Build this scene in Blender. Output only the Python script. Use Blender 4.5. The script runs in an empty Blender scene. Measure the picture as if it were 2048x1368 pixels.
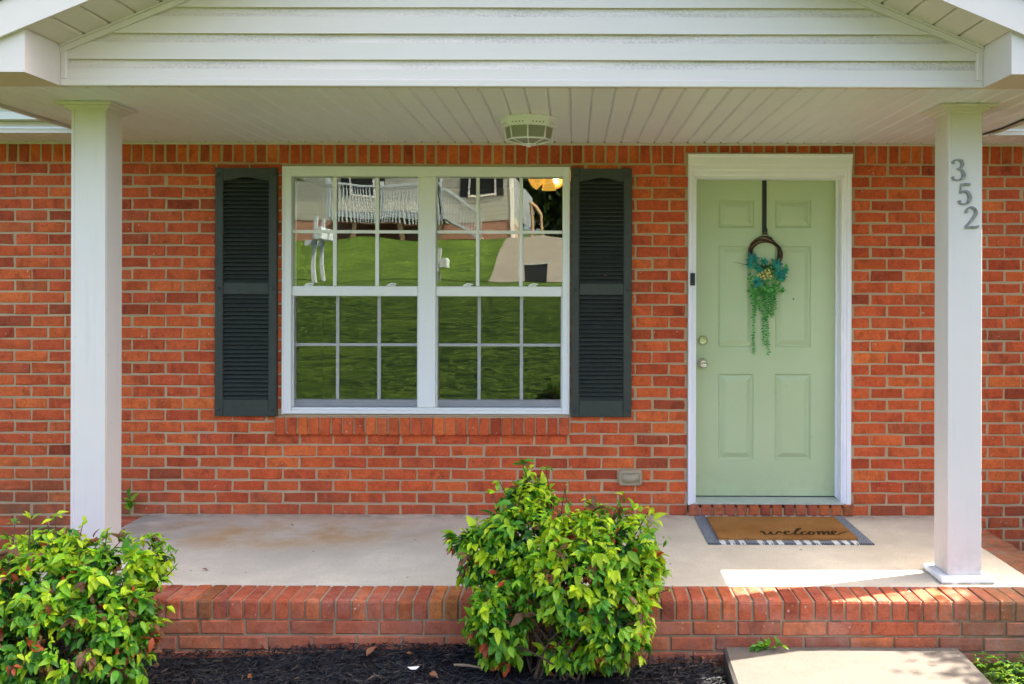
import bpy, bmesh, math, random
import numpy as np
from mathutils import Vector, Matrix, Euler

random.seed(7)
SC = bpy.context.scene
COL = SC.collection

# ------------------------------------------------------------------ camera
F = 1900.0          # focal length in photo pixels (2048 wide)
VX, VY = 1150.0, 566.0
CZ = 1.487
ROLL = 0.0025
cam_d = bpy.data.cameras.new('camera')
cam_d.sensor_width = 36.0
cam_d.lens = F / 2048 * 36
cam_d.shift_x = -(VX - 1024) / 2048
cam_d.shift_y = -(684 - VY) / 2048
cam_d.clip_start = 0.05
cam_d.clip_end = 500
cam = bpy.data.objects.new('camera', cam_d)
COL.objects.link(cam)
cam.matrix_world = (Matrix.Translation((0, 0, CZ)) @ Matrix.Rotation(math.pi / 2, 4, 'X')
                    @ Matrix.Rotation(ROLL, 4, 'Z'))
SC.camera = cam

# ------------------------------------------------------------------ sky, sun, exposure
SUNV = Vector((0.72, 0.252, 1.0)).normalized()
EL = math.asin(SUNV.z)
AZ = math.atan2(SUNV.x, SUNV.y)
world = bpy.data.worlds.new('World')
SC.world = world
world.use_nodes = True
nt = world.node_tree
for n in list(nt.nodes):
    nt.nodes.remove(n)
w_out = nt.nodes.new('ShaderNodeOutputWorld')
w_bg = nt.nodes.new('ShaderNodeBackground')
w_sky = nt.nodes.new('ShaderNodeTexSky')
w_sky.sky_type = 'NISHITA'
w_sky.sun_disc = False
w_sky.sun_elevation = EL
w_sky.sun_rotation = AZ
w_sky.dust_density = 5.0
w_sky.air_density = 0.6
w_sky.ozone_density = 0.3
w_bg.inputs['Strength'].default_value = 0.13
nt.links.new(w_sky.outputs[0], w_bg.inputs[0])
nt.links.new(w_bg.outputs[0], w_out.inputs[0])

sun_d = bpy.data.lights.new('sun', 'SUN')
sun_d.energy = 2.9
sun_d.angle = math.radians(0.5)
sun_d.color = (1.0, 0.94, 0.85)
sun = bpy.data.objects.new('sun', sun_d)
COL.objects.link(sun)
sun.location = (20, 10, 30)
sun.rotation_euler = SUNV.to_track_quat('Z', 'Y').to_euler()

SC.view_settings.view_transform = 'Standard'
SC.view_settings.look = 'None'
SC.view_settings.gamma = 1.0
SC.view_settings.use_curve_mapping = False
SC.view_settings.exposure = 3.15
SC.render.engine = 'CYCLES'
SC.cycles.use_denoising = True
SC.cycles.max_bounces = 10
SC.cycles.diffuse_bounces = 6
SC.cycles.glossy_bounces = 5
SC.cycles.transparent_max_bounces = 16
SC.cycles.sample_clamp_indirect = 8.0

# ------------------------------------------------------------------ helpers
def unroll(px, py):
    dx, dy = px - VX, py - VY
    return dx + ROLL * dy, dy - ROLL * dx

def PX(px, py, d):
    return unroll(px, py)[0] * d / F

def PZ(px, py, d):
    return CZ - unroll(px, py)[1] * d / F

def P(px, py, d):
    return Vector((PX(px, py, d), d, PZ(px, py, d)))

ORG = {}

class MB:
    """collects verts and faces with material slots"""
    def __init__(self):
        self.v = []; self.f = []; self.m = []

    def face(self, idx, m=0):
        self.f.append(tuple(idx)); self.m.append(m)

    def quad(self, a, b, c, d, m=0):
        i = len(self.v); self.v += [tuple(a), tuple(b), tuple(c), tuple(d)]
        self.face((i, i + 1, i + 2, i + 3), m)

    def box(self, x0, x1, y0, y1, z0, z1, m=0):
        i = len(self.v)
        self.v += [(x0, y0, z0), (x1, y0, z0), (x1, y1, z0), (x0, y1, z0),
                   (x0, y0, z1), (x1, y0, z1), (x1, y1, z1), (x0, y1, z1)]
        for q in ((0, 3, 2, 1), (4, 5, 6, 7), (0, 1, 5, 4), (1, 2, 6, 5), (2, 3, 7, 6), (3, 0, 4, 7)):
            self.face([i + k for k in q], m)

    def bbox(self, x0, x1, y0, y1, z0, z1, b=0.003, m=0):
        """box with chamfered front (towards -y) edges"""
        i = len(self.v)
        self.v += [(x0 + b, y0, z0 + b), (x1 - b, y0, z0 + b), (x1 - b, y0, z1 - b), (x0 + b, y0, z1 - b),
                   (x0, y0 + b, z0), (x1, y0 + b, z0), (x1, y0 + b, z1), (x0, y0 + b, z1),
                   (x0, y1, z0), (x1, y1, z0), (x1, y1, z1), (x0, y1, z1)]
        self.face([i, i + 1, i + 2, i + 3], m)
        for k in range(4):
            n = (k + 1) % 4
            self.face([i + 4 + k, i + 4 + n, i + n, i + k], m)
            self.face([i + 8 + k, i + 8 + n, i + 4 + n, i + 4 + k], m)
        self.face([i + 11, i + 10, i + 9, i + 8], m)

    def prism(self, pts, axis, a, b, m=0):
        """extrude a 2d outline along an axis; pts are the two other coords in xyz order"""
        def mk(p, t):
            if axis == 'y': return (p[0], t, p[1])
            if axis == 'x': return (t, p[0], p[1])
            return (p[0], p[1], t)
        i = len(self.v); n = len(pts)
        self.v += [mk(p, a) for p in pts] + [mk(p, b) for p in pts]
        self.face([i + k for k in range(n)], m)
        self.face([i + n + k for k in reversed(range(n))], m)
        for k in range(n):
            q = (k + 1) % n
            self.face([i + q, i + k, i + n + k, i + n + q], m)

    def tube(self, pts, r, n=6, m=0, cap=True):
        pts = [Vector(p) for p in pts]
        rs = r if isinstance(r, (list, tuple)) else [r] * len(pts)
        i0 = len(self.v); prev = None
        for k, p in enumerate(pts):
            t = (pts[min(k + 1, len(pts) - 1)] - pts[max(k - 1, 0)])
            if t.length < 1e-9: t = Vector((0, 0, 1))
            t.normalize()
            if prev is None:
                u = t.orthogonal().normalized()
            else:
                u = (prev - t * prev.dot(t))
                u = u.normalized() if u.length > 1e-6 else t.orthogonal().normalized()
            prev = u; w = t.cross(u)
            for j in range(n):
                a = 2 * math.pi * j / n
                self.v.append(tuple(p + (u * math.cos(a) + w * math.sin(a)) * rs[k]))
        for k in range(len(pts) - 1):
            for j in range(n):
                q = (j + 1) % n
                self.face([i0 + k * n + j, i0 + k * n + q, i0 + (k + 1) * n + q, i0 + (k + 1) * n + j], m)
        if cap:
            self.face([i0 + j for j in reversed(range(n))], m)
            self.face([i0 + (len(pts) - 1) * n + j for j in range(n)], m)

    def lathe(self, prof, c, axis='y', n=20, m=0):
        """prof: (radius, height along axis) list"""
        i0 = len(self.v); c = Vector(c)
        for r, h in prof:
            for j in range(n):
                a = 2 * math.pi * j / n
                o = (Vector((math.cos(a) * r, h, math.sin(a) * r)) if axis == 'y'
                     else Vector((math.cos(a) * r, math.sin(a) * r, h)))
                self.v.append(tuple(c + o))
        for k in range(len(prof) - 1):
            for j in range(n):
                q = (j + 1) % n
                self.face([i0 + k * n + j, i0 + k * n + q, i0 + (k + 1) * n + q, i0 + (k + 1) * n + j], m)
        self.face([i0 + j for j in range(n)], m)
        self.face([i0 + (len(prof) - 1) * n + j for j in reversed(range(n))], m)

    def build(self, name, mats, parent=None, smooth=False, fix=True, org=None):
        me = bpy.data.meshes.new(name)
        if org is None:
            a = np.array(self.v)
            lo, hi = a.min(0), a.max(0)
            org = Vector(((lo[0] + hi[0]) / 2, (lo[1] + hi[1]) / 2, lo[2]))
        org = Vector(org)
        vv = (np.array(self.v) - np.array(org)).tolist()
        me.from_pydata(vv, [], self.f)
        if not isinstance(mats, (list, tuple)): mats = [mats]
        for mt in mats: me.materials.append(mt)
        if len(mats) > 1:
            me.polygons.foreach_set('material_index', self.m)
        if fix:
            bm = bmesh.new(); bm.from_mesh(me)
            bmesh.ops.recalc_face_normals(bm, faces=bm.faces)
            bm.to_mesh(me); bm.free()
        if smooth:
            me.polygons.foreach_set('use_smooth', [True] * len(me.polygons))
        me.update()
        return link(name, me, org, parent)

def link(name, me, org, parent=None):
    o = bpy.data.objects.new(name, me)
    COL.objects.link(o)
    org = Vector(org)
    if parent is not None:
        o.parent = parent
        o.location = org - ORG[parent.name]
    else:
        o.location = org
    ORG[o.name] = org
    return o

def empty(name, loc, parent=None):
    o = link(name, None, loc, parent)
    o.empty_display_size = 0.1
    return o

def tag(o, label, cat, group=None, kind=None):
    o['label'] = label; o['category'] = cat
    if group: o['group'] = group
    if kind: o['kind'] = kind
    return o

def struct(o, label=None):
    o['kind'] = 'structure'
    if label: o['label'] = label
    return o

def catmull(pts, n=6):
    out = []
    pts = [tuple(p) for p in pts]
    P_ = [pts[0]] + pts + [pts[-1]]
    for i in range(1, len(P_) - 2):
        p0, p1, p2, p3 = [np.array(P_[j], float) for j in (i - 1, i, i + 1, i + 2)]
        for k in range(n):
            t = k / n
            out.append(tuple(0.5 * ((2 * p1) + (-p0 + p2) * t + (2 * p0 - 5 * p1 + 4 * p2 - p3) * t * t
                                    + (-p0 + 3 * p1 - 3 * p2 + p3) * t ** 3)))
    out.append(pts[-1])
    return out

# ------------------------------------------------------------------ materials
class NT:
    def __init__(self, name):
        self.mat = bpy.data.materials.new(name)
        self.mat.use_nodes = True
        self.t = self.mat.node_tree
        self.b = self.t.nodes['Principled BSDF']
        self.out = self.t.nodes['Material Output']

    def n(self, typ, **kw):
        nd = self.t.nodes.new(typ)
        for k, v in kw.items():
            setattr(nd, k, v)
        return nd

    def l(self, a, b): self.t.links.new(a, b)

    def set(self, sock, v):
        if isinstance(v, bpy.types.NodeSocket): self.l(v, sock)
        elif isinstance(v, (tuple, list)) and len(v) == 3 and sock.type == 'RGBA': sock.default_value = (*v, 1)
        else: sock.default_value = v

    def pos(self): return self.n('ShaderNodeNewGeometry').outputs['Position']

    def noise(self, vec, scale, detail=4, rough=0.55, dist=0.0):
        nd = self.n('ShaderNodeTexNoise')
        self.l(vec, nd.inputs['Vector'])
        nd.inputs['Scale'].default_value = scale
        nd.inputs['Detail'].default_value = detail
        nd.inputs['Roughness'].default_value = rough
        nd.inputs['Distortion'].default_value = dist
        return nd.outputs['Fac']

    def noise_col(self, vec, scale):
        nd = self.n('ShaderNodeTexNoise'); self.l(vec, nd.inputs['Vector']); nd.inputs['Scale'].default_value = scale
        nd.inputs['Detail'].default_value = 5
        return nd.outputs['Color']

    def vscale(self, vec, s):
        nd = self.n('ShaderNodeVectorMath', operation='MULTIPLY')
        self.l(vec, nd.inputs[0]); nd.inputs[1].default_value = s
        return nd.outputs[0]

    def vadd(self, vec, s):
        nd = self.n('ShaderNodeVectorMath', operation='ADD')
        self.l(vec, nd.inputs[0]); self.l(s, nd.inputs[1])
        return nd.outputs[0]

    def ramp(self, fac, stops, interp='LINEAR'):
        nd = self.n('ShaderNodeValToRGB')
        cr = nd.color_ramp; cr.interpolation = interp
        while len(cr.elements) < len(stops): cr.elements.new(0.5)
        for e, (p, c) in zip(cr.elements, stops):
            e.position = p
            e.color = (*c, 1) if isinstance(c, (tuple, list)) else (c, c, c, 1)
        self.l(fac, nd.inputs[0])
        return nd.outputs[0]

    def math(self, op, a, b=None, clamp=False):
        nd = self.n('ShaderNodeMath', operation=op); nd.use_clamp = clamp
        self.set(nd.inputs[0], a)
        if b is not None: self.set(nd.inputs[1], b)
        return nd.outputs[0]

    def mix(self, fac, a, b, mode='MIX'):
        nd = self.n('ShaderNodeMix', data_type='RGBA', blend_type=mode)
        self.set(nd.inputs[0], fac); self.set(nd.inputs[6], a); self.set(nd.inputs[7], b)
        return nd.outputs[2]

    def map(self, v, a, b, c=0.0, d=1.0):
        nd = self.n('ShaderNodeMapRange')
        self.set(nd.inputs[0], v)
        for k, x in zip((1, 2, 3, 4), (a, b, c, d)): nd.inputs[k].default_value = x
        return nd.outputs[0]

    def sep(self, vec):
        nd = self.n('ShaderNodeSeparateXYZ'); self.l(vec, nd.inputs[0]); return nd.outputs

    def bump(self, h, strength=0.3, dist=0.002):
        nd = self.n('ShaderNodeBump')
        nd.inputs['Strength'].default_value = strength
        nd.inputs['Distance'].default_value = dist
        self.l(h, nd.inputs['Height'])
        self.l(nd.outputs[0], self.b.inputs['Normal'])
        return nd.outputs[0]

    def rand(self):
        o = self.n('ShaderNodeObjectInfo').outputs['Random']
        g = self.n('ShaderNodeNewGeometry').outputs['Random Per Island']
        return self.math('FRACT', self.math('ADD', o, self.math('MULTIPLY', g, 7.31)))

    def fin(self, col, rough=0.6, spec=0.4, metal=0.0):
        self.set(self.b.inputs['Base Color'], col)
        self.set(self.b.inputs['Roughness'], rough)
        self.b.inputs['Specular IOR Level'].default_value = spec
        self.b.inputs['Metallic'].default_value = metal
        return self.mat

def simple(name, col, rough=0.6, var=0.12, scale=8.0, bump=0.0, bscale=60.0, spec=0.4, metal=0.0):
    m = NT(name); p = m.pos()
    f = m.noise(p, scale, 5, 0.6)
    c = m.mix(m.map(f, 0.25, 0.75), tuple(x * (1 - var) for x in col), tuple(min(1, x * (1 + var)) for x in col))
    if bump: m.bump(m.noise(p, bscale, 4), bump, 0.003)
    return m.fin(c, rough, spec, metal)

def brick_mat(name, stops, moss=False):
    m = NT(name); p = m.pos(); r = m.rand()
    base = m.ramp(r, stops)
    r2 = m.math('FRACT', m.math('MULTIPLY', r, 17.37))
    base = m.mix(1.0, base, m.ramp(r2, [(0.0, (0.76, 0.70, 0.72)), (0.15, (0.92, 0.89, 0.90)), (0.6, (1.0, 1.0, 1.0)), (0.85, (1.06, 1.14, 1.05)), (1.0, (1.15, 1.3, 1.1))]), 'MULTIPLY')
    off = m.n('ShaderNodeCombineXYZ')
    m.l(m.math('MULTIPLY', r, 37.0), off.inputs[0]); m.l(m.math('MULTIPLY', r, 11.0), off.inputs[2])
    pv = m.vadd(p, off.outputs[0])
    big = m.noise(pv, 9.0, 3, 0.5)
    fine = m.noise(pv, 120.0, 5, 0.7)
    streak = m.noise(m.vscale(pv, (60.0, 60.0, 7.0)), 1.0, 3, 0.6)
    c = m.mix(m.map(big, 0.38, 0.7, 0, 0.6), base, m.mix(1.0, base, (0.70, 0.60, 0.56), 'MULTIPLY'))
    c = m.mix(m.map(fine, 0.46, 0.72, 0, 0.6), c, m.mix(1.0, c, (0.48, 0.40, 0.38), 'MULTIPLY'))
    pat = m.noise(m.vscale(pv, (16.0, 16.0, 9.0)), 1.0, 3, 0.6, 0.6)
    c = m.mix(m.map(pat, 0.53, 0.68, 0, 0.75), c, m.mix(1.0, c, (0.60, 0.60, 0.72), 'MULTIPLY'))
    mot = m.noise(pv, 42.0, 5, 0.8)
    c = m.mix(m.map(mot, 0.50, 0.62, 0, 0.55 if moss else 0.4), c, m.mix(1.0, c, (0.55, 0.50, 0.50), 'MULTIPLY'))
    c = m.mix(m.map(mot, 0.44, 0.34, 0, 0.4), c, m.mix(1.0, c, (1.25, 1.4, 1.5), 'MULTIPLY'))
    sm2 = m.noise(m.vscale(pv, (11.0, 11.0, 26.0)), 1.0, 4, 0.75, 0.4)
    c = m.mix(m.map(sm2, 0.66, 0.74, 0, 0.55), c, (0.50, 0.30, 0.20))
    c = m.mix(m.map(pat, 0.42, 0.26, 0, 0.45), c, m.mix(1.0, c, (1.28, 1.35, 1.15), 'MULTIPLY'))
    c = m.mix(m.map(streak, 0.62, 0.85, 0, 0.22), c, (0.46, 0.24, 0.15))
    # pale mortar smears and specks
    sp = m.noise(pv, 55.0, 2, 0.5)
    sm = m.noise(pv, 6.0, 2, 0.5)
    c = m.mix(m.math('MULTIPLY', m.map(sp, 0.68, 0.72), m.map(sm, 0.52, 0.64)), c, (0.56, 0.43, 0.34))
    if moss:
        s = m.sep(p)
        mk = m.math('MULTIPLY', m.map(s[0], 1.6, 2.15), m.map(m.noise(p, 7.0, 5, 0.7), 0.32, 0.52))
        c = m.mix(m.math('MULTIPLY', mk, 0.72), c, (0.17, 0.115, 0.062))
        lo = m.math('MULTIPLY', m.map(s[2], -0.13, -0.24), m.map(m.noise(p, 15.0, 4, 0.7), 0.4, 0.65))
        c = m.mix(m.math('MULTIPLY', lo, 0.5), c, (0.13, 0.10, 0.06))
        ef = m.math('MULTIPLY', m.map(m.noise(p, 5.0, 4, 0.7), 0.50, 0.70), m.map(fine, 0.35, 0.6))
        c = m.mix(m.math('MULTIPLY', ef, 0.30), c, (0.55, 0.42, 0.36))
        # chalky bloom on the two lower courses
        bl = m.math('MULTIPLY', m.map(s[2], -0.085, -0.11), m.map(m.noise(p, 2.2, 4, 0.6), 0.36, 0.62))
        c = m.mix(m.math('MULTIPLY', bl, 0.26), c, (0.44, 0.215, 0.15))
    else:
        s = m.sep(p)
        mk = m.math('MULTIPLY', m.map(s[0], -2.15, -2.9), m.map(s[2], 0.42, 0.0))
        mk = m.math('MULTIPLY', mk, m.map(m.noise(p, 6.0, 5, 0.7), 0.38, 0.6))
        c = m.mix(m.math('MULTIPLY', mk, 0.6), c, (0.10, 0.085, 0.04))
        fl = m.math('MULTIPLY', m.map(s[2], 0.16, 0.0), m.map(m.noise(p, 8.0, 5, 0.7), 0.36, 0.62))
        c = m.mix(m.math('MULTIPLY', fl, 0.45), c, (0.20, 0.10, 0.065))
    h = m.math('ADD', m.math('MULTIPLY', fine, 0.6), m.math('MULTIPLY', m.noise(pv, 32.0, 3), 0.9))
    m.bump(h, 0.8, 0.005)
    return m.fin(c, 0.85, 0.25)

M = {}
WALL_STOPS = [(0.0, (0.455, 0.081, 0.029)), (0.10, (0.599, 0.101, 0.033)), (0.35, (0.683, 0.121, 0.036)),
              (0.6, (0.634, 0.108, 0.039)), (0.82, (0.744, 0.151, 0.039)), (0.95, (0.574, 0.113, 0.041)), (1.0, (0.407, 0.088, 0.034))]
M['brick'] = brick_mat('red_brick', WALL_STOPS)
PORCH_STOPS = [(0.0, (0.302, 0.084, 0.045)), (0.1, (0.454, 0.105, 0.046)), (0.4, (0.540, 0.128, 0.052)),
               (0.7, (0.475, 0.124, 0.062)), (0.9, (0.594, 0.152, 0.048)), (0.98, (0.432, 0.147, 0.040)), (1.0, (0.216, 0.074, 0.045))]
M['porch_brick'] = brick_mat('porch_brick', PORCH_STOPS, True)

def mortar_mat(name, col, moss=False):
    m = NT(name); p = m.pos()
    a = m.noise(p, 4.0, 4, 0.6); b = m.noise(p, 150.0, 4, 0.7)
    c = m.mix(m.map(a, 0.3, 0.7), tuple(x * 0.8 for x in col), col)
    c = m.mix(m.map(b, 0.5, 0.8, 0, 0.6), c, tuple(x * 0.55 for x in col))
    if moss:
        s = m.sep(p)
        mk = m.math('MULTIPLY', m.map(s[0], 1.2, 2.2), m.map(m.noise(p, 9.0, 5, 0.7), 0.35, 0.55))
        c = m.mix(m.math('MULTIPLY', mk, 0.75), c, (0.11, 0.10, 0.04))
    m.bump(m.noise(p, 90.0, 5, 0.7), 0.8, 0.005)
    return m.fin(c, 0.95, 0.15)
M['mortar'] = mortar_mat('mortar', (0.53, 0.375, 0.225))
M['porch_mortar'] = mortar_mat('porch_mortar', (0.42, 0.31, 0.20), True)

def white_mat(name, col=(0.70, 0.69, 0.675), rough=0.45, dirt=0.5, vert=False):
    m = NT(name); p = m.pos()
    a = m.noise(p, 3.0, 5, 0.65)
    st = m.noise(m.vscale(p, (26.0, 26.0, 2.2) if vert else (2.5, 26.0, 26.0)), 1.0, 4, 0.65)
    sp = m.noise(p, 70.0, 3, 0.6)
    c = m.mix(m.map(a, 0.35, 0.75, 0, 0.5 * dirt), col, tuple(x * 0.86 for x in col))
    c = m.mix(m.map(st, 0.56, 0.8, 0, 0.4 * dirt), c, (0.46, 0.45, 0.40))
    c = m.mix(m.map(sp, 0.70, 0.76, 0, 0.5 * dirt), c, (0.30, 0.29, 0.25))
    if vert:
        zz = m.sep(p)[2]
        gr = m.math('MULTIPLY', m.map(zz, 0.22, 0.03), m.map(m.noise(p, 16.0, 5, 0.7), 0.38, 0.62))
        c = m.mix(m.math('MULTIPLY', gr, 0.55 * dirt), c, (0.33, 0.29, 0.23))
        chp = m.noise(m.vscale(p, (34.0, 34.0, 16.0)), 1.0, 3, 0.55)
        c = m.mix(m.map(chp, 0.735, 0.75, 0, 0.8 * dirt), c, (0.28, 0.26, 0.22))
    m.bump(m.math('ADD', st, m.math('MULTIPLY', sp, 0.3)), 0.06, 0.004)
    return m.fin(c, rough, 0.4)
M['vinyl'] = white_mat('white_vinyl', (0.68, 0.60, 0.53), 0.4, 0.35)
M['post'] = white_mat('white_painted_wood', (0.73, 0.655, 0.60), 0.5, 0.6, True)
M['trim'] = white_mat('white_trim_paint', (0.86, 0.84, 0.89), 0.42, 0.35, True)
M['soffit'] = white_mat('soffit_vinyl', (0.85, 0.84, 0.90), 0.45, 0.5)
M['winvinyl'] = white_mat('window_vinyl', (0.80, 0.785, 0.765), 0.35, 0.2, True)
M['shaded_sash'] = simple('shaded_white_sash', (0.52, 0.52, 0.53), 0.4, 0.06)  # white sash rail toned grey for the shade it sits in

def base_wear():
    m = NT('peeling_white_paint'); p = m.pos(); s = m.sep(p)
    ck = m.noise(m.vscale(p, (60.0, 60.0, 14.0)), 1.0, 4, 0.7)
    low = m.map(s[2], 0.014, 0.002)
    grime = m.math('MULTIPLY', low, m.map(m.noise(p, 22.0, 4, 0.7), 0.3, 0.5))
    c = m.mix(m.map(ck, 0.66, 0.72), (0.80, 0.80, 0.785), (0.25, 0.23, 0.19))
    c = m.mix(grime, c, (0.15, 0.13, 0.05))
    m.bump(ck, 0.3, 0.003)
    return m.fin(c, 0.55, 0.35)
M['base_wear'] = base_wear()

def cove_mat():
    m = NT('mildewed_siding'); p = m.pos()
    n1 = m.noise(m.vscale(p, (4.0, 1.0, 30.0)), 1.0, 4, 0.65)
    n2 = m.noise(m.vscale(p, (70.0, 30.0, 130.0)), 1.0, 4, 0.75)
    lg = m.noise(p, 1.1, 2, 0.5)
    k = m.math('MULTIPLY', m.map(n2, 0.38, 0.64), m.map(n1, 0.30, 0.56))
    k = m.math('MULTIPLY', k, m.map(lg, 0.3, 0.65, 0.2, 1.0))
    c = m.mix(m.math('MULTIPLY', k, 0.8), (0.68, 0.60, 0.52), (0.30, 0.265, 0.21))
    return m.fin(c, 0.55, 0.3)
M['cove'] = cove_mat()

def concrete(name, col, stain=False, dark=0.75):
    m = NT(name); p = m.pos()
    a = m.noise(p, 1.6, 6, 0.62, 0.3); b = m.noise(p, 11.0, 6, 0.7); g = m.noise(p, 85.0, 4, 0.75)
    c = m.mix(m.map(a, 0.36, 0.64), tuple(x * dark for x in col), col)
    c = m.mix(m.map(b, 0.42, 0.68, 0, 0.55), c, tuple(x * y for x, y in zip(col, (0.80, 0.78, 0.74))))
    c = m.mix(m.map(g, 0.48, 0.68, 0, 0.5), c, tuple(x * 0.62 for x in col))
    c = m.mix(m.map(g, 0.42, 0.30, 0, 0.4), c, tuple(min(.85, x * 1.3) for x in col))
    ck = m.n('ShaderNodeTexVoronoi', feature='DISTANCE_TO_EDGE'); ck.inputs['Scale'].default_value = 0.55
    m.l(m.vadd(p, m.vscale(m.noise_col(p, 2.5), (0.5, 0.5, 0.5))), ck.inputs['Vector'])
    c = m.mix(m.math('MULTIPLY', m.map(ck.outputs['Distance'], 0.0022, 0.0), 0.16), c, tuple(x * 0.3 for x in col))
    if stain:
        s = m.sep(p)
        dx = m.math('MULTIPLY', m.math('ADD', s[0], 1.75), 1.0)
        dy = m.math('MULTIPLY', m.math('ADD', s[1], -5.65), 2.2)
        r2 = m.math('ADD', m.math('MULTIPLY', dx, dx), m.math('MULTIPLY', dy, dy))
        k = m.math('MULTIPLY', m.map(r2, 1.1, 0.0), m.map(m.noise(p, 3.2, 5, 0.6), 0.38, 0.62))
        c = m.mix(m.math('MULTIPLY', k, 0.95), c, (0.52, 0.31, 0.13))
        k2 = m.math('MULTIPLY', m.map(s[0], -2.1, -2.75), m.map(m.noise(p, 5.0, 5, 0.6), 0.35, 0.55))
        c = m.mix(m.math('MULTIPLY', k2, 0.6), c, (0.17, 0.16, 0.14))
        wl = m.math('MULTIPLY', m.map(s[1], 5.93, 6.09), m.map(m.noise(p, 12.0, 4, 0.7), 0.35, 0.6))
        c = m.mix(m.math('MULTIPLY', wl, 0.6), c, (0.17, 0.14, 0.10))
        sp = m.noise(p, 17.0, 2, 0.4)
        c = m.mix(m.map(sp, 0.77, 0.79, 0, 0.8), c, (0.10, 0.085, 0.06))
    else:
        sp = m.noise(p, 45.0, 2, 0.4)
        c = m.mix(m.map(sp, 0.74, 0.77, 0, 0.5), c, (0.28, 0.22, 0.14))
    m.bump(m.math('ADD', m.math('MULTIPLY', b, 0.4), g), 0.35, 0.003)
    return m.fin(c, 0.85, 0.25)
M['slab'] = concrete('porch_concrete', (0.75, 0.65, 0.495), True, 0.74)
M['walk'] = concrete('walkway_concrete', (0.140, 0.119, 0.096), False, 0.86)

M['shutter'] = simple('dark_green_shutter', (0.040, 0.046, 0.040), 0.45, 0.2, 30.0, 0.15, 120.0, 0.4)
def door_mat():
    m = NT('sage_green_door'); p = m.pos()
    a = m.noise(p, 1.7, 4, 0.6); b = m.noise(m.vscale(p, (30.0, 30.0, 1.2)), 1.0, 4, 0.6); e = m.noise(p, 38.0, 3, 0.6)
    c = m.mix(m.map(a, 0.3, 0.7), (0.435, 0.525, 0.30), (0.475, 0.56, 0.335))
    c = m.mix(m.map(e, 0.68, 0.75, 0, 0.35), c, (0.30, 0.35, 0.20))
    s = m.sep(p); low = m.math('MULTIPLY', m.map(s[2], 0.32, 0.10), m.map(m.noise(p, 9.0, 4, 0.7), 0.42, 0.65))
    c = m.mix(m.math('MULTIPLY', low, 0.3), c, (0.30, 0.30, 0.20))
    m.bump(m.math('ADD', b, m.math('MULTIPLY', a, 2.0)), 0.10, 0.004)
    return m.fin(c, m.map(a, 0.3, 0.7, 0.30, 0.46), 0.5)
M['door'] = door_mat()
M['black'] = simple('black_metal', (0.012, 0.013, 0.012), 0.45, 0.2)
M['hole'] = simple('dark_gap', (0.01, 0.01, 0.01), 0.9, 0.1)
M['nickel'] = simple('satin_nickel', (0.66, 0.62, 0.52), 0.24, 0.05, 8, 0, 60, 0.5, 1.0)
M['num'] = simple('weathered_pewter', (0.24, 0.235, 0.21), 0.5, 0.3, 60.0, 0.2, 150, 0.5, 0.6)
M['alu'] = simple('aluminium_threshold', (0.50, 0.53, 0.47), 0.4, 0.1, 15.0, 0, 60, 0.5, 0.3)
M['beige'] = simple('beige_plastic', (0.37, 0.30, 0.19), 0.42, 0.22, 18.0)
M['wire'] = simple('black_cable', (0.02, 0.02, 0.02), 0.5)
M['shingle'] = simple('asphalt_shingle', (0.06, 0.055, 0.05), 0.95, 0.5, 40.0, 0.6, 90)
M['gutter'] = simple('white_gutter', (0.76, 0.77, 0.78), 0.3, 0.08, 3.0)
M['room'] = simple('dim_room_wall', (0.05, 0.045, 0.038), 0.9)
M['screw'] = simple('dark_screw', (0.05, 0.05, 0.045), 0.5)

def glass_mat(name, fac, tint, rough=0.0):
    m = NT(name); t = m.t; t.nodes.remove(m.b)
    gl = m.n('ShaderNodeBsdfGlossy'); gl.inputs['Color'].default_value = (*tint, 1); gl.inputs['Roughness'].default_value = 0.002
    tr = m.n('ShaderNodeBsdfTransparent'); tr.inputs['Color'].default_value = (0.93, 0.96, 0.92, 1)
    mx = m.n('ShaderNodeMixShader'); mx.inputs[0].default_value = fac
    b = m.n('ShaderNodeBump'); b.inputs['Strength'].default_value = 0.05; b.inputs['Distance'].default_value = 0.02
    m.l(m.noise(m.pos(), 2.6, 1, 0.4), b.inputs['Height']); m.l(b.outputs[0], gl.inputs['Normal'])
    m.l(tr.outputs[0], mx.inputs[1]); m.l(gl.outputs[0], mx.inputs[2]); m.l(mx.outputs[0], m.out.inputs[0])
    return m.mat
M['glass'] = glass_mat('window_glass', 0.135, (0.90, 0.98, 0.84))

def screen_mat():
    m = NT('insect_screen'); t = m.t
    tr = m.n('ShaderNodeBsdfTransparent')
    mx = m.n('ShaderNodeMixShader'); mx.inputs[0].default_value = 0.15
    m.fin((0.008, 0.009, 0.008), 0.9, 0.1)
    m.l(tr.outputs[0], mx.inputs[1]); m.l(m.b.outputs[0], mx.inputs[2]); m.l(mx.outputs[0], m.out.inputs[0])
    return m.mat
M['screen'] = screen_mat()
def frosted():
    m = NT('frosted_lamp_glass')
    m.b.inputs['Transmission Weight'].default_value = 0.35
    return m.fin((0.40, 0.38, 0.32), 0.35, 0.5)
M['frosted'] = frosted()

def emit(name, col, s):
    m = NT(name)
    m.b.inputs['Emission Color'].default_value = (*col, 1)
    m.b.inputs['Emission Strength'].default_value = s
    return m.fin(col, 0.4)

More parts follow.
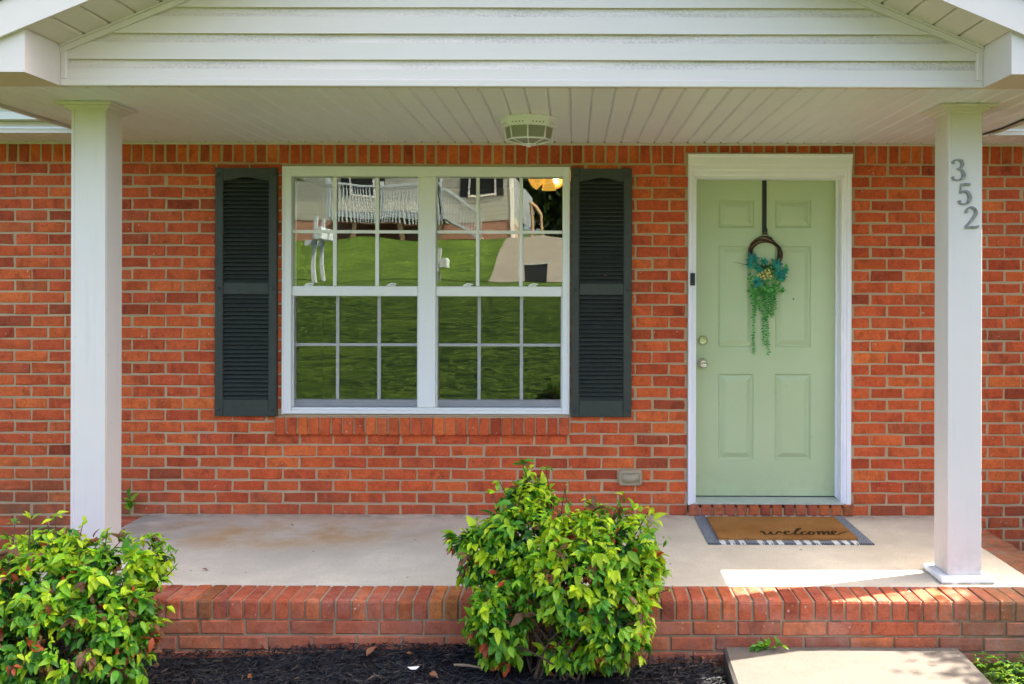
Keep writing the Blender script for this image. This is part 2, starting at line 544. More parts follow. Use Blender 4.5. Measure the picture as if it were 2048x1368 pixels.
def leaf_mat(name, col, back=0.45, var=0.3):
    m = NT(name); p = m.pos(); r = m.rand()
    n = m.noise(p, 45.0, 3, 0.6)
    c = m.mix(r, tuple(x * (1 - var) for x in col), tuple(min(1, x * (1 + var)) for x in col))
    c = m.mix(m.map(n, 0.4, 0.7, 0, 0.35), c, tuple(x * 0.6 for x in col))
    m.fin(c, 0.42, 0.35)
    tl = m.n('ShaderNodeBsdfTranslucent'); m.l(c, tl.inputs[0])
    mx = m.n('ShaderNodeMixShader'); mx.inputs[0].default_value = back
    m.l(m.b.outputs[0], mx.inputs[1]); m.l(tl.outputs[0], mx.inputs[2]); m.l(mx.outputs[0], m.out.inputs[0])
    return m.mat
LEAF = [leaf_mat('leaf_lime', (0.53, 0.68, 0.022)), leaf_mat('leaf_bright_green', (0.26, 0.50, 0.02)),
        leaf_mat('leaf_green', (0.10, 0.31, 0.022)), leaf_mat('leaf_deep_green', (0.03, 0.12, 0.02)),
        leaf_mat('leaf_red', (0.55, 0.10, 0.03)), leaf_mat('leaf_bronze', (0.21, 0.10, 0.04)),
        leaf_mat('tree_leaf', (0.05, 0.085, 0.018)), leaf_mat('tree_leaf_dark', (0.025, 0.05, 0.012))]
M['stem'] = simple('woody_stem', (0.085, 0.05, 0.03), 0.85, 0.3, 40.0)

def grass_ground():
    m = NT('lawn_grass'); p = m.pos()
    a = m.noise(p, 0.6, 5, 0.7); b = m.noise(m.vscale(p, (1.6, 5.5, 1.6)), 1.0, 6, 0.75); g = m.noise(p, 11.0, 6, 0.85)
    c = m.mix(m.map(a, 0.42, 0.58), (0.030, 0.062, 0.005), (0.074, 0.116, 0.011))
    c = m.mix(m.map(b, 0.47, 0.56), c, (0.010, 0.030, 0.004))
    c = m.mix(m.map(g, 0.5, 0.6), c, (0.125, 0.175, 0.028))
    m.bump(m.math('ADD', g, b), 1.0, 0.10)
    return m.fin(c, 0.9, 0.1)
M['grass'] = grass_ground()
M['asphalt'] = simple('road_asphalt', (0.055, 0.055, 0.056), 0.95, 0.2, 25, 0.4, 200)
M['drive'] = concrete('driveway_concrete', (0.155, 0.125, 0.105), False, 0.75)
M['soil'] = simple('dark_mulch_bed', (0.005, 0.005, 0.006), 0.9, 0.4, 30.0, 1.0, 70)

def mulch_mat():
    m = NT('black_dyed_mulch'); r = m.rand(); p = m.pos()
    c = m.ramp(r, [(0, (0.003, 0.003, 0.004)), (0.7, (0.008, 0.008, 0.010)), (0.9, (0.016, 0.0155, 0.018)),
                   (0.97, (0.05, 0.036, 0.026)), (1, (0.10, 0.065, 0.04))])
    m.bump(m.noise(m.vscale(p, (200, 200, 200)), 1.0, 3), 0.4, 0.002)
    return m.fin(c, 0.5, 0.22)
M['mulch'] = mulch_mat()

# ------------------------------------------------------------------ the ground and the street
def smooth(a, b, x):
    t = max(0, min(1, (x - a) / (b - a))); return t * t * (3 - 2 * t)
def ground_z(x, y):
    if y > 3.3: return -0.285 if x > 1.2 else -0.345
    z = -0.285 + 1.88 * smooth(3.3, -7.6, y)
    z += 0.06 * smooth(-7.6, -9, y)
    z += 1.95 * smooth(-15.0, -28.0, y) + 1.5 * smooth(-30, -70, y)
    return z
g = MB()
xs = [-90, -60, -40, -28] + [-20 + 1.0 * i for i in range(41)] + [28, 40, 60, 90]
ys = [60, 30, 12, 6, 4.6, 4.2] + [3.6 - 0.5 * i for i in range(70)] + [-36, -42, -50, -60, -75, -100]
for y in ys:
    for x in xs: g.v.append((x, y, ground_z(x, y)))
nx = len(xs)
for j in range(len(ys) - 1):
    for i in range(nx - 1):
        g.face((j * nx + i, (j + 1) * nx + i, (j + 1) * nx + i + 1, j * nx + i + 1))
struct(g.build('ground', M['grass'], smooth=True, org=(0, 0, 0)), 'green lawn sloping up from the house to the street')
r = MB()
rys = [-9.0 - 0.75 * i for i in range(9)]
for y in rys:
    for x in (-90, -30, 0, 30, 90): r.v.append((x, y, ground_z(x, y) + 0.012))
for j in range(len(rys) - 1):
    for i in range(4): r.face((j * 5 + i, j * 5 + 5 + i, j * 5 + 6 + i, j * 5 + i + 1))
struct(r.build('road', M['asphalt'], org=(0, -12, 1.4)), 'grey street between the two lots')
dr = MB()
dys = [-15.0 - 0.5 * i for i in range(32)]
for y in dys:
    t = smooth(-15.0, -29, y)
    for x in (-2.7 - 0.2 * t, -1.6, 0.2, 3.0): dr.v.append((x, y, ground_z(x, y) + 0.015))
for j in range(len(dys) - 1):
    for i in range(3): dr.face((j * 4 + i, j * 4 + 4 + i, j * 4 + 5 + i, j * 4 + i + 1))
struct(dr.build('driveway', M['drive'], org=(-1, -20, 2)), 'pale concrete driveway across the street')

# front walkway slab
YF = 4.45            # porch front face
WY1 = YF - 0.008
wk = MB()
def walk_x(y, side): return (0.70 - (4.44 - y) * 0.035) if side < 0 else (1.80 - (4.44 - y) * 0.03)
wy = [WY1 - 0.18 * i for i in range(8)]
top, bot = -0.214, -0.34
rw = random.Random(3)
for y in wy:
    xl, xr = walk_x(y, -1), walk_x(y, 1)
    for x, z in ((xl, bot), (xl, top - 0.012), (xl + 0.012, top), ((xl + xr) / 2, top), (xr - 0.012, top), (xr, top - 0.012), (xr, bot)):
        wk.v.append((x + rw.uniform(-.003, .003), y, z))
for j in range(len(wy) - 1):
    for i in range(6): wk.face((j * 7 + i, j * 7 + i + 1, j * 7 + 8 + i, j * 7 + 7 + i))
wk.face([i for i in range(7)][::-1]); wk.face([(len(wy) - 1) * 7 + i for i in range(7)])
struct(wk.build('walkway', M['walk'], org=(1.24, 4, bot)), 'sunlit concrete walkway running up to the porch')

# ------------------------------------------------------------------ bricks
def brick_geo(mb, x0, x1, z0, z1, yf, yb, rng, m=0, j=0.0028, b=0.0045):
    """one brick in a wall facing -y: rough front ring, bevel, back"""
    xm, zm = (x0 + x1) / 2, (z0 + z1) / 2
    ring = [(x0, z0), (xm, z0), (x1, z0), (x1, zm), (x1, z1), (xm, z1), (x0, z1), (x0, zm)]
    i = len(mb.v)
    yo = rng.uniform(-0.0025, 0.0025)
    for x, z in ring:
        fx = 0 if x == xm else (b if x == x0 else -b); fz = 0 if z == zm else (b if z == z0 else -b)
        mb.v.append((x + fx + rng.uniform(-j, j), yf + yo + rng.uniform(-j, j) * 0.6, z + fz + rng.uniform(-j, j)))
    rim = [(x + rng.uniform(-j, j), z + rng.uniform(-j, j)) for x, z in ring]
    for x, z in rim: mb.v.append((x, yf + yo + b * rng.uniform(0.8, 1.4), z))
    for x, z in rim: mb.v.append((x, yb, z))
    mb.face([i + k for k in range(8)], m)
    for k in range(8):
        n = (k + 1) % 8
        mb.face([i + 8 + k, i + 8 + n, i + n, i + k], m)
        mb.face([i + 16 + k, i + 16 + n, i + 8 + n, i + 8 + k], m)

def rot_verts(mb, start, fn):
    for k in range(start, len(mb.v)): mb.v[k] = fn(mb.v[k])

YW = 6.09
MORT = YW + 0.0045
house = empty('brick_house', (-0.25, 8.0, -0.285))
tag(house, 'red brick house front with white gabled porch roof and sage green door', 'house')

S = YW / F
PITCHZ = 23.47 * S; PITCHX = 67.13 * S; JT = 0.0118
Z_SOLD = PZ(298, 325.8, YW)          # joint under the soldier course
Z_TOP = 2.384                        # soffit trim
WX0, WX1 = -4.6, 4.2
# openings (world)
WIN = (PX(564, 580, YW), PX(1140, 580, YW), PZ(850, 829, YW), PZ(850, 332.5, YW))
DOOR = (PX(1376, 650, YW), PX(1701, 650, YW), PZ(1540, 1008.5, YW), PZ(1540, 309.5, YW))
SILL = (PX(551, 850, YW), PX(1139, 850, YW), PZ(850, 869, YW), WIN[2])

wall = MB()
xc = [WX0, WIN[0] - 0.002, WIN[1] + 0.002, DOOR[0] - 0.002, DOOR[1] + 0.002, WX1]
zc = [-0.6, DOOR[2] - 0.06, WIN[2] - 0.002, WIN[3] + 0.002, DOOR[3] + 0.002, 2.75]
for i in range(5):
    for k in range(5):
        if i == 1 and k == 2: continue
        if i == 3 and k in (1, 2, 3): continue
        wall.box(xc[i], xc[i + 1], MORT, MORT + 0.20, zc[k], zc[k + 1])
brick_wall = wall.build('brick_wall', M['mortar'], house, org=(0, YW + 0.1, -0.6), fix=False)
wm = M['mortar']
rb = random.Random(11)
full, rest = [], []
def clip(x0, x1, z0, z1):
    """cut a brick against openings; returns list of rects"""
    segs = [(x0, x1)]
    def cut(segs, a, b, m):
        out = []
        for s0, s1 in segs:
            if s1 <= a - m or s0 >= b + m: out.append((s0, s1)); continue
            if s0 < a - m: out.append((s0, a - m))
            if s1 > b + m: out.append((b + m, s1))
        return out
    zm = (z0 + z1) / 2
    if WIN[2] - 0.02 < zm < WIN[3]: segs = cut(segs, WIN[0], WIN[1], 0.004)
    if DOOR[2] - 0.07 < zm < DOOR[3]: segs = cut(segs, DOOR[0], DOOR[1], 0.004)
    if SILL[2] - 0.012 < zm < SILL[3]: segs = cut(segs, SILL[0], SILL[1], 0.008)
    return [s for s in segs if s[1] - s[0] > 0.018]
X_ODD = PX(298.2, 337, YW)
for c in range(38):
    zt = Z_SOLD - c * PITCHZ - JT / 2; zb = zt - PITCHZ + JT
    off = X_ODD if c % 2 == 0 else X_ODD - PITCHX / 2
    k0 = int((WX0 - off) / PITCHX) - 1
    for k in range(k0, k0 + 46):
        a = off + k * PITCHX + JT / 2 + rb.uniform(-.003, .003); b = off + (k + 1) * PITCHX - JT / 2 + rb.uniform(-.003, .003)
        a = max(a, WX0); b = min(b, WX1)
        if b - a < 0.03: continue
        parts = clip(a, b, zb, zt)
        for (s0, s1) in parts:
            isfull = (s1 - s0) > 0.19
            px = VX + (s0 + s1) / 2 * F / YW
            hid = (c > 29) or (430 < px < 556 and WIN[2] < zb) or (1142 < px < 1264 and WIN[2] < zb)
            vis = 250 < px < 1860 and not hid and isfull
            (full if vis else rest).append((s0, s1, zb, zt))
rb.shuffle(full)
full_sel, more = full[:300], full[300:]
rest += more
BL = PITCHX - JT; BH = PITCHZ - JT
brick_vars = []
for v in range(10):
    mb = MB(); brick_geo(mb, -BL / 2, BL / 2, -BH / 2, BH / 2, 0, 0.03, random.Random(100 + v))
    me = bpy.data.meshes.new('brick'); me.from_pydata(mb.v, [], mb.f); me.materials.append(M['brick'])
    bm = bmesh.new(); bm.from_mesh(me); bmesh.ops.recalc_face_normals(bm, faces=bm.faces); bm.to_mesh(me); bm.free()
    brick_vars.append(me)
for (a, b, z0, z1) in full_sel:
    o = link('brick', rb.choice(brick_vars), ((a + b) / 2, YW, (z0 + z1) / 2), brick_wall)
    o.rotation_euler = (rb.uniform(-.01, .01), rb.uniform(-.006, .006), rb.uniform(-.006, .006))
rs = MB()
for (a, b, z0, z1) in rest: brick_geo(rs, a, b, z0, z1, YW, YW + 0.03, rb)
o = rs.build('remaining_bricks', M['brick'], brick_wall); o['kind'] = 'stuff'
# soldier course along the top
sp = 22.6 * S
x = WX0 + 0.02
while x < WX1 - 0.1:
    w = sp - 0.012 + rb.uniform(-.002, .002)
    zb = Z_SOLD + JT / 2
    if DOOR[0] - 0.03 < x + w / 2 < DOOR[1] + 0.03: zb = DOOR[3] + 0.014
    elif WIN[0] - 0.02 < x + w / 2 < WIN[1] + 0.02: zb = WIN[3] + 0.016
    mb = MB(); brick_geo(mb, x, x + w, zb, zb + 0.20, YW, YW + 0.03, rb)
    mb.build('soldier_brick', M['brick'], brick_wall)
    x += sp

# brick window sill (rowlock)
wsill = MB(); wsill.box(SILL[0] + 0.006, SILL[1] - 0.006, YW - 0.018, YW + 0.06, SILL[2] + 0.006, SILL[3] - 0.012)
ws = wsill.build('window_sill', M['mortar'], house)
n = 26; pw = (SILL[1] - SILL[0]) / n
for k in range(n):
    mb = MB(); st = 0
    brick_geo(mb, SILL[0] + k * pw + 0.005, SILL[0] + (k + 1) * pw - 0.005, SILL[2], SILL[3] - 0.006, YW - 0.03, YW + 0.07, rb)
    zt = SILL[3]
    mb.v = [(x, y, z - (0.014 * (YW + 0.07 - y) / 0.1 if z > (SILL[2] + SILL[3]) / 2 else 0)) for x, y, z in mb.v]
    mb.build('sill_brick', M['brick'], ws)
# bricks under the door threshold
ds = MB(); dz0, dz1 = 0.004, PZ(1540, 1009.5, YW - 0.03)
dx0, dx1 = PX(1376, 1020, YW), PX(1706, 1020, YW)
ds.box(dx0 + 0.004, dx1 - 0.004, YW - 0.020, YW + 0.08, -0.01, dz1 - 0.024)
dso = ds.build('door_step', M['mortar'], house)
n = 14; pw = (dx1 - dx0) / n
for k in range(n):
    mb = MB(); brick_geo(mb, dx0 + k * pw + 0.005, dx0 + (k + 1) * pw - 0.005, dz0, dz1 + rb.uniform(-.003, .001), YW - 0.034, YW + 0.1, rb, b=0.009)
    mb.build('step_brick', M['porch_brick'], dso)

# ------------------------------------------------------------------ window
win = empty('window', ((WIN[0] + WIN[1]) / 2, YW, WIN[2]), house)
FY = YW - 0.004      # frame face
d = FY
fr = MB()
x0, x1, z0, z1 = WIN[0] + 0.003, WIN[1] - 0.003, WIN[2] + 0.002, WIN[3] - 0.003
gl = [(PX(582, 580, d), PX(835.5, 580, d)), (PX(871, 580, d), PX(1124.5, 580, d))]
zg_top, zg_bot = PZ(850, 353, d), PZ(850, 816, d)
fr.bbox(x0, gl[0][0], FY, YW + 0.12, z0, z1, 0.004)
fr.bbox(gl[1][1], x1, FY, YW + 0.12, z0, z1, 0.004)
fr.bbox(gl[0][1], gl[1][0], FY + 0.004, YW + 0.12, zg_bot, zg_top, 0.004)
fr.bbox(gl[0][0], gl[1][1], FY, YW + 0.12, zg_top, z1, 0.004)
fr.bbox(gl[0][0], gl[1][1], FY, YW + 0.12, z0, zg_bot - 0.014, 0.004)
fr.bbox(gl[0][0], gl[1][1], FY + 0.012, YW + 0.12, zg_bot - 0.014, zg_bot, 0.003)
# thin outer bead
fr.bbox(x0 - 0.002, x0 + 0.012, FY - 0.006, FY + 0.02, z0 - 0.001, z1 + 0.001, 0.002)
fr.bbox(x1 - 0.012, x1 + 0.002, FY - 0.006, FY + 0.02, z0 - 0.001, z1 + 0.001, 0.002)
fr.bbox(x0 + 0.012, x1 - 0.012, FY - 0.006, FY + 0.02, z1 - 0.013, z1 + 0.001, 0.002)
fr.build('frame', M['winvinyl'], win)
zm0, zm1 = PZ(850, 592.5, d), PZ(850, 572.5, d)
GY = YW + 0.035
mun_u = [(663.5, 671), (748.5, 756), (951, 958), (1038, 1045)]
mun_l = [(667, 673.5), (750.5, 757.5), (953, 959.5), (1038.5, 1045)]
for u in range(2):
    a, b = gl[u]
    mr = MB(); mr.bbox(a + 0.001, b - 0.001, YW + 0.012, YW + 0.06, zm0, zm1, 0.004); mr.build('meeting_rail', M['winvinyl'], win)
    # upper sash
    p = MB(); p.box(a + 0.001, b - 0.001, GY, GY + 0.004, zm1 + 0.001, zg_top - 0.001); go = p.build('glass_pane', M['glass'], win); go.rotation_euler.x = -0.0042  # the old sash leans back slightly
    zh = [PZ(850, y, d) for y in (466.5, 460)]
    hb = MB(); hb.bbox(a + 0.002, b - 0.002, GY - 0.007, GY - 0.001, zh[0], zh[1], 0.002); hb.build('muntin', M['winvinyl'], win)
    for q0, q1 in mun_u[2 * u:2 * u + 2]:
        vb = MB(); vb.bbox(PX(q0, 460, d), PX(q1, 460, d), GY - 0.0085, GY - 0.0015, zm1 + 0.002, zg_top - 0.002, 0.002); vb.build('muntin', M['winvinyl'], win)
    # sash locks
    for q in ((616, 781), (934, 1065))[u]:
        lk = MB(); xx = PX(q, 570, d)
        lk.bbox(xx - 0.028, xx + 0.022, YW + 0.006, YW + 0.03, zm1 + 0.0005, zm1 + 0.008, 0.002)
        lk.tube([(xx - 0.02, YW + 0.014, zm1 + 0.008), (xx + 0.004, YW + 0.006, zm1 + 0.016), (xx + 0.034, YW + 0.006, zm1 + 0.013)], 0.005, 6)
        lk.build('sash_lock', M['winvinyl'], win)
    # lower sash, deeper, behind an insect screen
    L0, L1 = zg_bot, zm0
    LY = YW + 0.060
    srz = PZ(850, 801.5, d)
    br = MB(); br.bbox(a + 0.006, b - 0.006, LY - 0.018, LY + 0.03, L0 + 0.002, srz, 0.003); br.build('bottom_rail', M['shaded_sash'], win)
    sd = MB()
    sd.bbox(a + 0.0005, a + 0.009, YW + 0.03, LY + 0.03, L0 + 0.001, L1 - 0.001, 0.002)
    sd.bbox(b - 0.009, b - 0.0005, YW + 0.03, LY + 0.03, L0 + 0.001, L1 - 0.001, 0.002)
    sd.build('sash_stile', M['winvinyl'], win)
    p = MB(); p.box(a + 0.009, b - 0.009, LY + 0.008, LY + 0.012, srz, L1 + 0.02); p.build('glass_pane', M['glass'], win)
    zh = [PZ(850, y, d) for y in (694, 688)]
    hb = MB(); hb.bbox(a + 0.01, b - 0.01, LY + 0.0005, LY + 0.0065, zh[0], zh[1], 0.002); hb.build('muntin', M['winvinyl'], win)
    for q0, q1 in mun_l[2 * u:2 * u + 2]:
        vb = MB(); vb.bbox(PX(q0, 690, d), PX(q1, 690, d), LY - 0.001, LY + 0.006, srz, L1 + 0.01, 0.002); vb.build('muntin', M['winvinyl'], win)
    sc = MB(); sc.box(a + 0.009, b - 0.009, LY - 0.030, LY - 0.0285, L0 + 0.003, L1 - 0.002); sc.build('insect_screen', M['screen'], win)

# ------------------------------------------------------------------ shutters
def shutter(xa, xb, ya, yb, name):
    Y = YW - 0.034
    sh = empty('shutter', ((PX(xa, 580, Y) + PX(xb, 580, Y)) / 2, YW, PZ(xa, yb, Y)), house)
    X0, X1 = PX(xa, 580, Y), PX(xb, 580, Y)
    Z0, Z1 = PZ((xa + xb) / 2, yb, Y), PZ((xa + xb) / 2, ya, Y)
    H = Z1 - Z0; W = X1 - X0
    st = 0.052
    zt = Z1 - 0.085; zmid1 = Z0 + H * 0.537; zmid0 = Z0 + H * 0.490; zb0 = Z0 + 0.108
    f = MB()
    f.bbox(X0, X0 + st, Y, YW + 0.004, Z0, Z1, 0.004)
    f.bbox(X1 - st, X1, Y, YW + 0.004, Z0, Z1, 0.004)
    f.bbox(X0 + st, X1 - st, Y + 0.003, YW + 0.004, Z0, zb0, 0.003)
    f.bbox(X0 + st, X1 - st, Y + 0.003, YW + 0.004, zmid0, zmid1, 0.003)
    # arched top rail
    pts = [(X0 + st, Z1 - 0.002), (X0 + st, zt)]
    for k in range(13):
        t = k / 12; pts.append((X0 + st + (W - 2 * st) * t, zt + 0.026 * math.sin(math.pi * t) ** 2.0))
    pts += [(X1 - st, zt), (X1 - st, Z1 - 0.002)]
    f.prism(pts, 'y', Y + 0.003, YW + 0.004)
    f.build('frame', M['shutter'], sh)
    bk = MB(); bk.box(X0 + 0.01, X1 - 0.01, YW - 0.0035, YW + 0.0035, Z0 + 0.01, Z1 - 0.01); bk.build('gap_shade_backing', M['hole'], sh)  # dark sheet painted in for the shade between the louvers
    def louvers(za, zb_, nl):
        p = (zb_ - za) / nl
        mb = MB()
        xl, xr = X0 + st - 0.002, X1 - st + 0.002
        mb.prism([(YW - 0.030, -p * 0.44), (YW - 0.031, -p * 0.34), (YW - 0.010, p * 0.40), (YW - 0.004, p * 0.40), (YW - 0.024, -p * 0.44)], 'x', xl, xr)
        o0 = mb.build('louver', M['shutter'], sh, org=((xl + xr) / 2, YW, 0))
        for k in range(nl):
            zc_ = za + (k + 0.5) * p
            if k == 0: o = o0; 
            else: o = link('louver', o0.data, (0, 0, 0), sh)
            o.location = Vector(((xl + xr) / 2, YW, zc_)) - ORG[sh.name]
    louvers(zmid1, zt + 0.012, 25); louvers(zb0, zmid0, 25)
    for bx in (X0 + 0.024, X1 - 0.024):
        for bz in (Z0 + 0.045, (zmid0 + zmid1) / 2, Z1 - 0.048):
            b = MB(); b.lathe([(0.011, 0.004), (0.011, -0.004), (0.007, -0.008), (0.002, -0.009)], (bx, Y, bz), 'y', 12)
            b.build('bolt', M['shutter'], sh, smooth=False)
    return sh
s1 = shutter(429.5, 553, 335, 833, 'a'); s1['label'] = 'dark green louvred shutter left of the window'
s2 = shutter(1142.5, 1263.5, 336.5, 834.5, 'b'); s2['label'] = 'dark green louvred shutter right of the window'

# ------------------------------------------------------------------ door
DY = 6.20
door = empty('door', (PX(1530, 992, DY), DY, PZ(1530, 992, DY)), house)
door['label'] = 'sage green six panel front door'
CI0, CI1 = PX(1392, 650, YW), PX(1682, 650, YW)          # casing inner edges
dX0, dX1 = CI0 + 0.004, CI1 - 0.004
dZ0, dZ1 = PZ(1530, 991.5, DY), PZ(1530, 358, DY) + 0.004
cols = [(PX(1437, 650, DY), PX(1507.5, 650, DY)), (PX(1550, 650, DY), PX(1621.5, 650, DY))]
rows = [(PZ(1530, 919.5, DY), PZ(1530, 748, DY)), (PZ(1530, 694.5, DY), PZ(1530, 492, DY)), (PZ(1530, 455.5, DY), PZ(1530, 400, DY))]
sl = MB()
xs_ = [dX0, cols[0][0], cols[0][1], cols[1][0], cols[1][1], dX1]
zs_ = [dZ0, rows[0][0], rows[0][1], rows[1][0], rows[1][1], rows[2][0], rows[2][1], dZ1]
for i in range(5):
    for k in range(7):
        if i in (1, 3) and k in (1, 3, 5): continue
        sl.quad((xs_[i], DY, zs_[k]), (xs_[i + 1], DY, zs_[k]), (xs_[i + 1], DY, zs_[k + 1]), (xs_[i], DY, zs_[k + 1]))
sl.quad((dX0, DY, dZ0), (dX0, DY + 0.044, dZ0), (dX0, DY + 0.044, dZ1), (dX0, DY, dZ1))
sl.quad((dX1, DY, dZ0), (dX1, DY, dZ1), (dX1, DY + 0.044, dZ1), (dX1, DY + 0.044, dZ0))
sl.quad((dX0, DY, dZ0), (dX1, DY, dZ0), (dX1, DY + 0.044, dZ0), (dX0, DY + 0.044, dZ0))
sl.quad((dX0, DY, dZ1), (dX0, DY + 0.044, dZ1), (dX1, DY + 0.044, dZ1), (dX1, DY, dZ1))
sl.quad((dX0, DY + 0.044, dZ0), (dX1, DY + 0.044, dZ0), (dX1, DY + 0.044, dZ1), (dX0, DY + 0.044, dZ1))
sl.build('door_slab', M['door'], door, fix=False)
for (a, b) in cols:
    for (c, e) in rows:
        pn = MB()
        prof = [(0, 0), (0.004, 0.009), (0.008, 0.012), (0.015, 0.012), (0.021, 0.010), (0.042, 0.001), (0.046, 0.0)]
        rings = []
        for ins, dep in prof:
            i = len(pn.v)
            pn.v += [(a + ins, DY + dep, c + ins), (b - ins, DY + dep, c + ins), (b - ins, DY + dep, e - ins), (a + ins, DY + dep, e - ins)]
            rings.append(i)
        for q in range(len(rings) - 1):
            for k in range(4):
                n_ = (k + 1) % 4
                pn.face([rings[q] + k, rings[q] + n_, rings[q + 1] + n_, rings[q + 1] + k])
        pn.face([rings[-1] + k for k in range(4)])
        pn.build('panel', M['door'], door, fix=False)
kx, kz = PX(1405, 726, DY), PZ(1405, 726, DY)
kb = MB(); kb.lathe([(0.034, 0.0), (0.034, -0.004), (0.029, -0.009), (0.012, -0.012), (0.011, -0.030), (0.020, -0.036), (0.027, -0.046), (0.0285, -0.056), (0.024, -0.066), (0.014, -0.070), (0.013, -0.0665), (0.004, -0.0665)], (kx, DY, kz), 'y', 28)
kb.build('door_knob', M['nickel'], door, smooth=True)
db = MB(); kz2 = PZ(1405, 681, DY)
db.lathe([(0.033, 0.0), (0.033, -0.006), (0.028, -0.012), (0.024, -0.02), (0.0235, -0.022), (0.021, -0.0205), (0.010, -0.020), (0.009, -0.0235), (0.002, -0.0235)], (kx, DY, kz2), 'y', 28)
db.box(kx - 0.0012, kx + 0.0012, DY - 0.0245, DY - 0.0236, kz2 - 0.006, kz2 + 0.006, 1)
db.build('deadbolt', [M['nickel'], M['black']], door, smooth=False)
ph = MB(); ph.lathe([(0.005, 0), (0.005, -0.003), (0.002, -0.004)], (PX(1586.5, 598, DY), DY, PZ(1586.5, 598, DY)), 'y', 10); ph.build('peephole', M['black'], door)
sw = MB(); sw.box(dX0 + 0.002, dX1 - 0.002, DY - 0.001, DY + 0.04, dZ0 - 0.0055, dZ0 - 0.0005); sw.build('door_gap_shade', M['hole'], door)  # dark strip painted in for the shaded gap under the door
# frame: jambs, casing, header, threshold
df = empty('door_frame', (PX(1540, 1000, YW), YW, DOOR[2]), house)
zc0 = DOOR[2] - 0.0
JZ = PZ(1540, 357, YW + 0.03)
cs = MB()
def casing(mb, xo, xi):
    """moulded casing: profile extruded vertically"""
    s = 1 if xi > xo else -1; w = abs(xi - xo)
    prof = [(xo, YW + 0.02), (xo, YW - 0.022), (xo + s * w * .12, YW - 0.026), (xo + s * w * .45, YW - 0.024), (xo + s * w * .52, YW - 0.016),
            (xo + s * w * .78, YW - 0.014), (xo + s * w * .84, YW - 0.008), (xi, YW - 0.008), (xi, YW + 0.02)]
    mb.prism(prof, 'z', zc0, DOOR[3] - 0.07)
casing(cs, DOOR[0], CI0); cs.build('side_casing', M['trim'], df)
cs = MB(); casing(cs, DOOR[1], CI1); cs.build('side_casing', M['trim'], df)
hd = MB()
hz0, hz1 = JZ, DOOR[3]
hH = hz1 - hz0
prof = [(YW + 0.02, hz1), (YW - 0.036, hz1), (YW - 0.036, hz1 - 0.010), (YW - 0.027, hz1 - 0.02), (YW - 0.026, hz1 - 0.068), (YW - 0.020, hz1 - 0.072),
        (YW - 0.020, hz1 - 0.098), (YW - 0.014, hz1 - 0.106), (YW - 0.013, hz1 - 0.128), (YW - 0.008, hz0 + 0.012), (YW - 0.008, hz0), (YW + 0.02, hz0)]
hd.prism(prof, 'x', DOOR[0] - 0.003, DOOR[1] + 0.003); hd.build('header', M['trim'], df)
jb = MB()
jb.box(CI0 - 0.02, CI0 + 0.002, YW + 0.0205, DY + 0.08, zc0 + 0.01, JZ)
jb.build('jamb', M['trim'], df)
jb = MB(); jb.box(CI1 - 0.002, CI1 + 0.02, YW + 0.0205, DY + 0.08, zc0 + 0.01, JZ); jb.box(CI1 - 0.012, CI1 - 0.002, DY - 0.03, DY - 0.004, zc0 + 0.03, JZ - 0.001)
jb.build('jamb', M['trim'], df)
jb = MB(); jb.box(CI0 + 0.002, CI1 - 0.002, YW + 0.0205, DY + 0.08, JZ - 0.004, JZ + 0.02); jb.build('head_jamb', M['trim'], df)
th = MB()
tz = dZ0 - 0.006
th.prism([(DY + 0.06, tz - 0.03), (DY + 0.06, tz), (DY - 0.02, tz), (YW - 0.030, dz1 + 0.009), (YW - 0.034, dz1 + 0.007), (YW - 0.034, dz1 + 0.002), (YW + 0.05, dz1 + 0.002)], 'x', CI0 - 0.012, CI1 + 0.012)
th.build('threshold', M['alu'], df)
dk = MB(); dk.box(dX0 - 0.03, dX1 + 0.03, DY + 0.05, DY + 0.06, dZ0 - 0.05, dZ1 + 0.05); dk.build('door_backing', M['hole'], df)

# ------------------------------------------------------------------ porch ceiling, soffits, roof
ZC = 2.381
XL, XR = -2.90, 2.45           # porch eave edges
GXL, GXR = PX(126, 140, 4.334), PX(1962, 140, 4.334)   # gable wall ends
YG = 4.334; YR = 4.026
PW = 33.1 * S
def plank(x0, x1, y0, y1, zlo, parent, name='ceiling_panel', mat='soffit'):
    mb = MB(); c = 0.009; g = 0.0015
    mb.prism([(x0 + g, zlo + 0.016), (x0 + g, zlo + 0.008), (x0 + c, zlo), (x1 - c, zlo), (x1 - g, zlo + 0.008), (x1 - g, zlo + 0.016)], 'y', y0, y1)
    return mb.build(name, M[mat], parent)
cb = MB(); cb.box(XL + 0.02, XR - 0.02, YR + 0.31, YW - 0.002, ZC + 0.018, ZC + 0.03)
ceil = cb.build('porch_ceiling', M['soffit'], house)
x = XL + 0.01
while x < XR - 0.02:
    x2 = min(x + PW, XR - 0.01)
    yf = YR + 0.012 if (x < GXL - 0.1 or x2 > GXR + 0.1) else YG - 0.004
    plank(x, x2, yf, YW - 0.024, ZC, ceil)
    x += PW
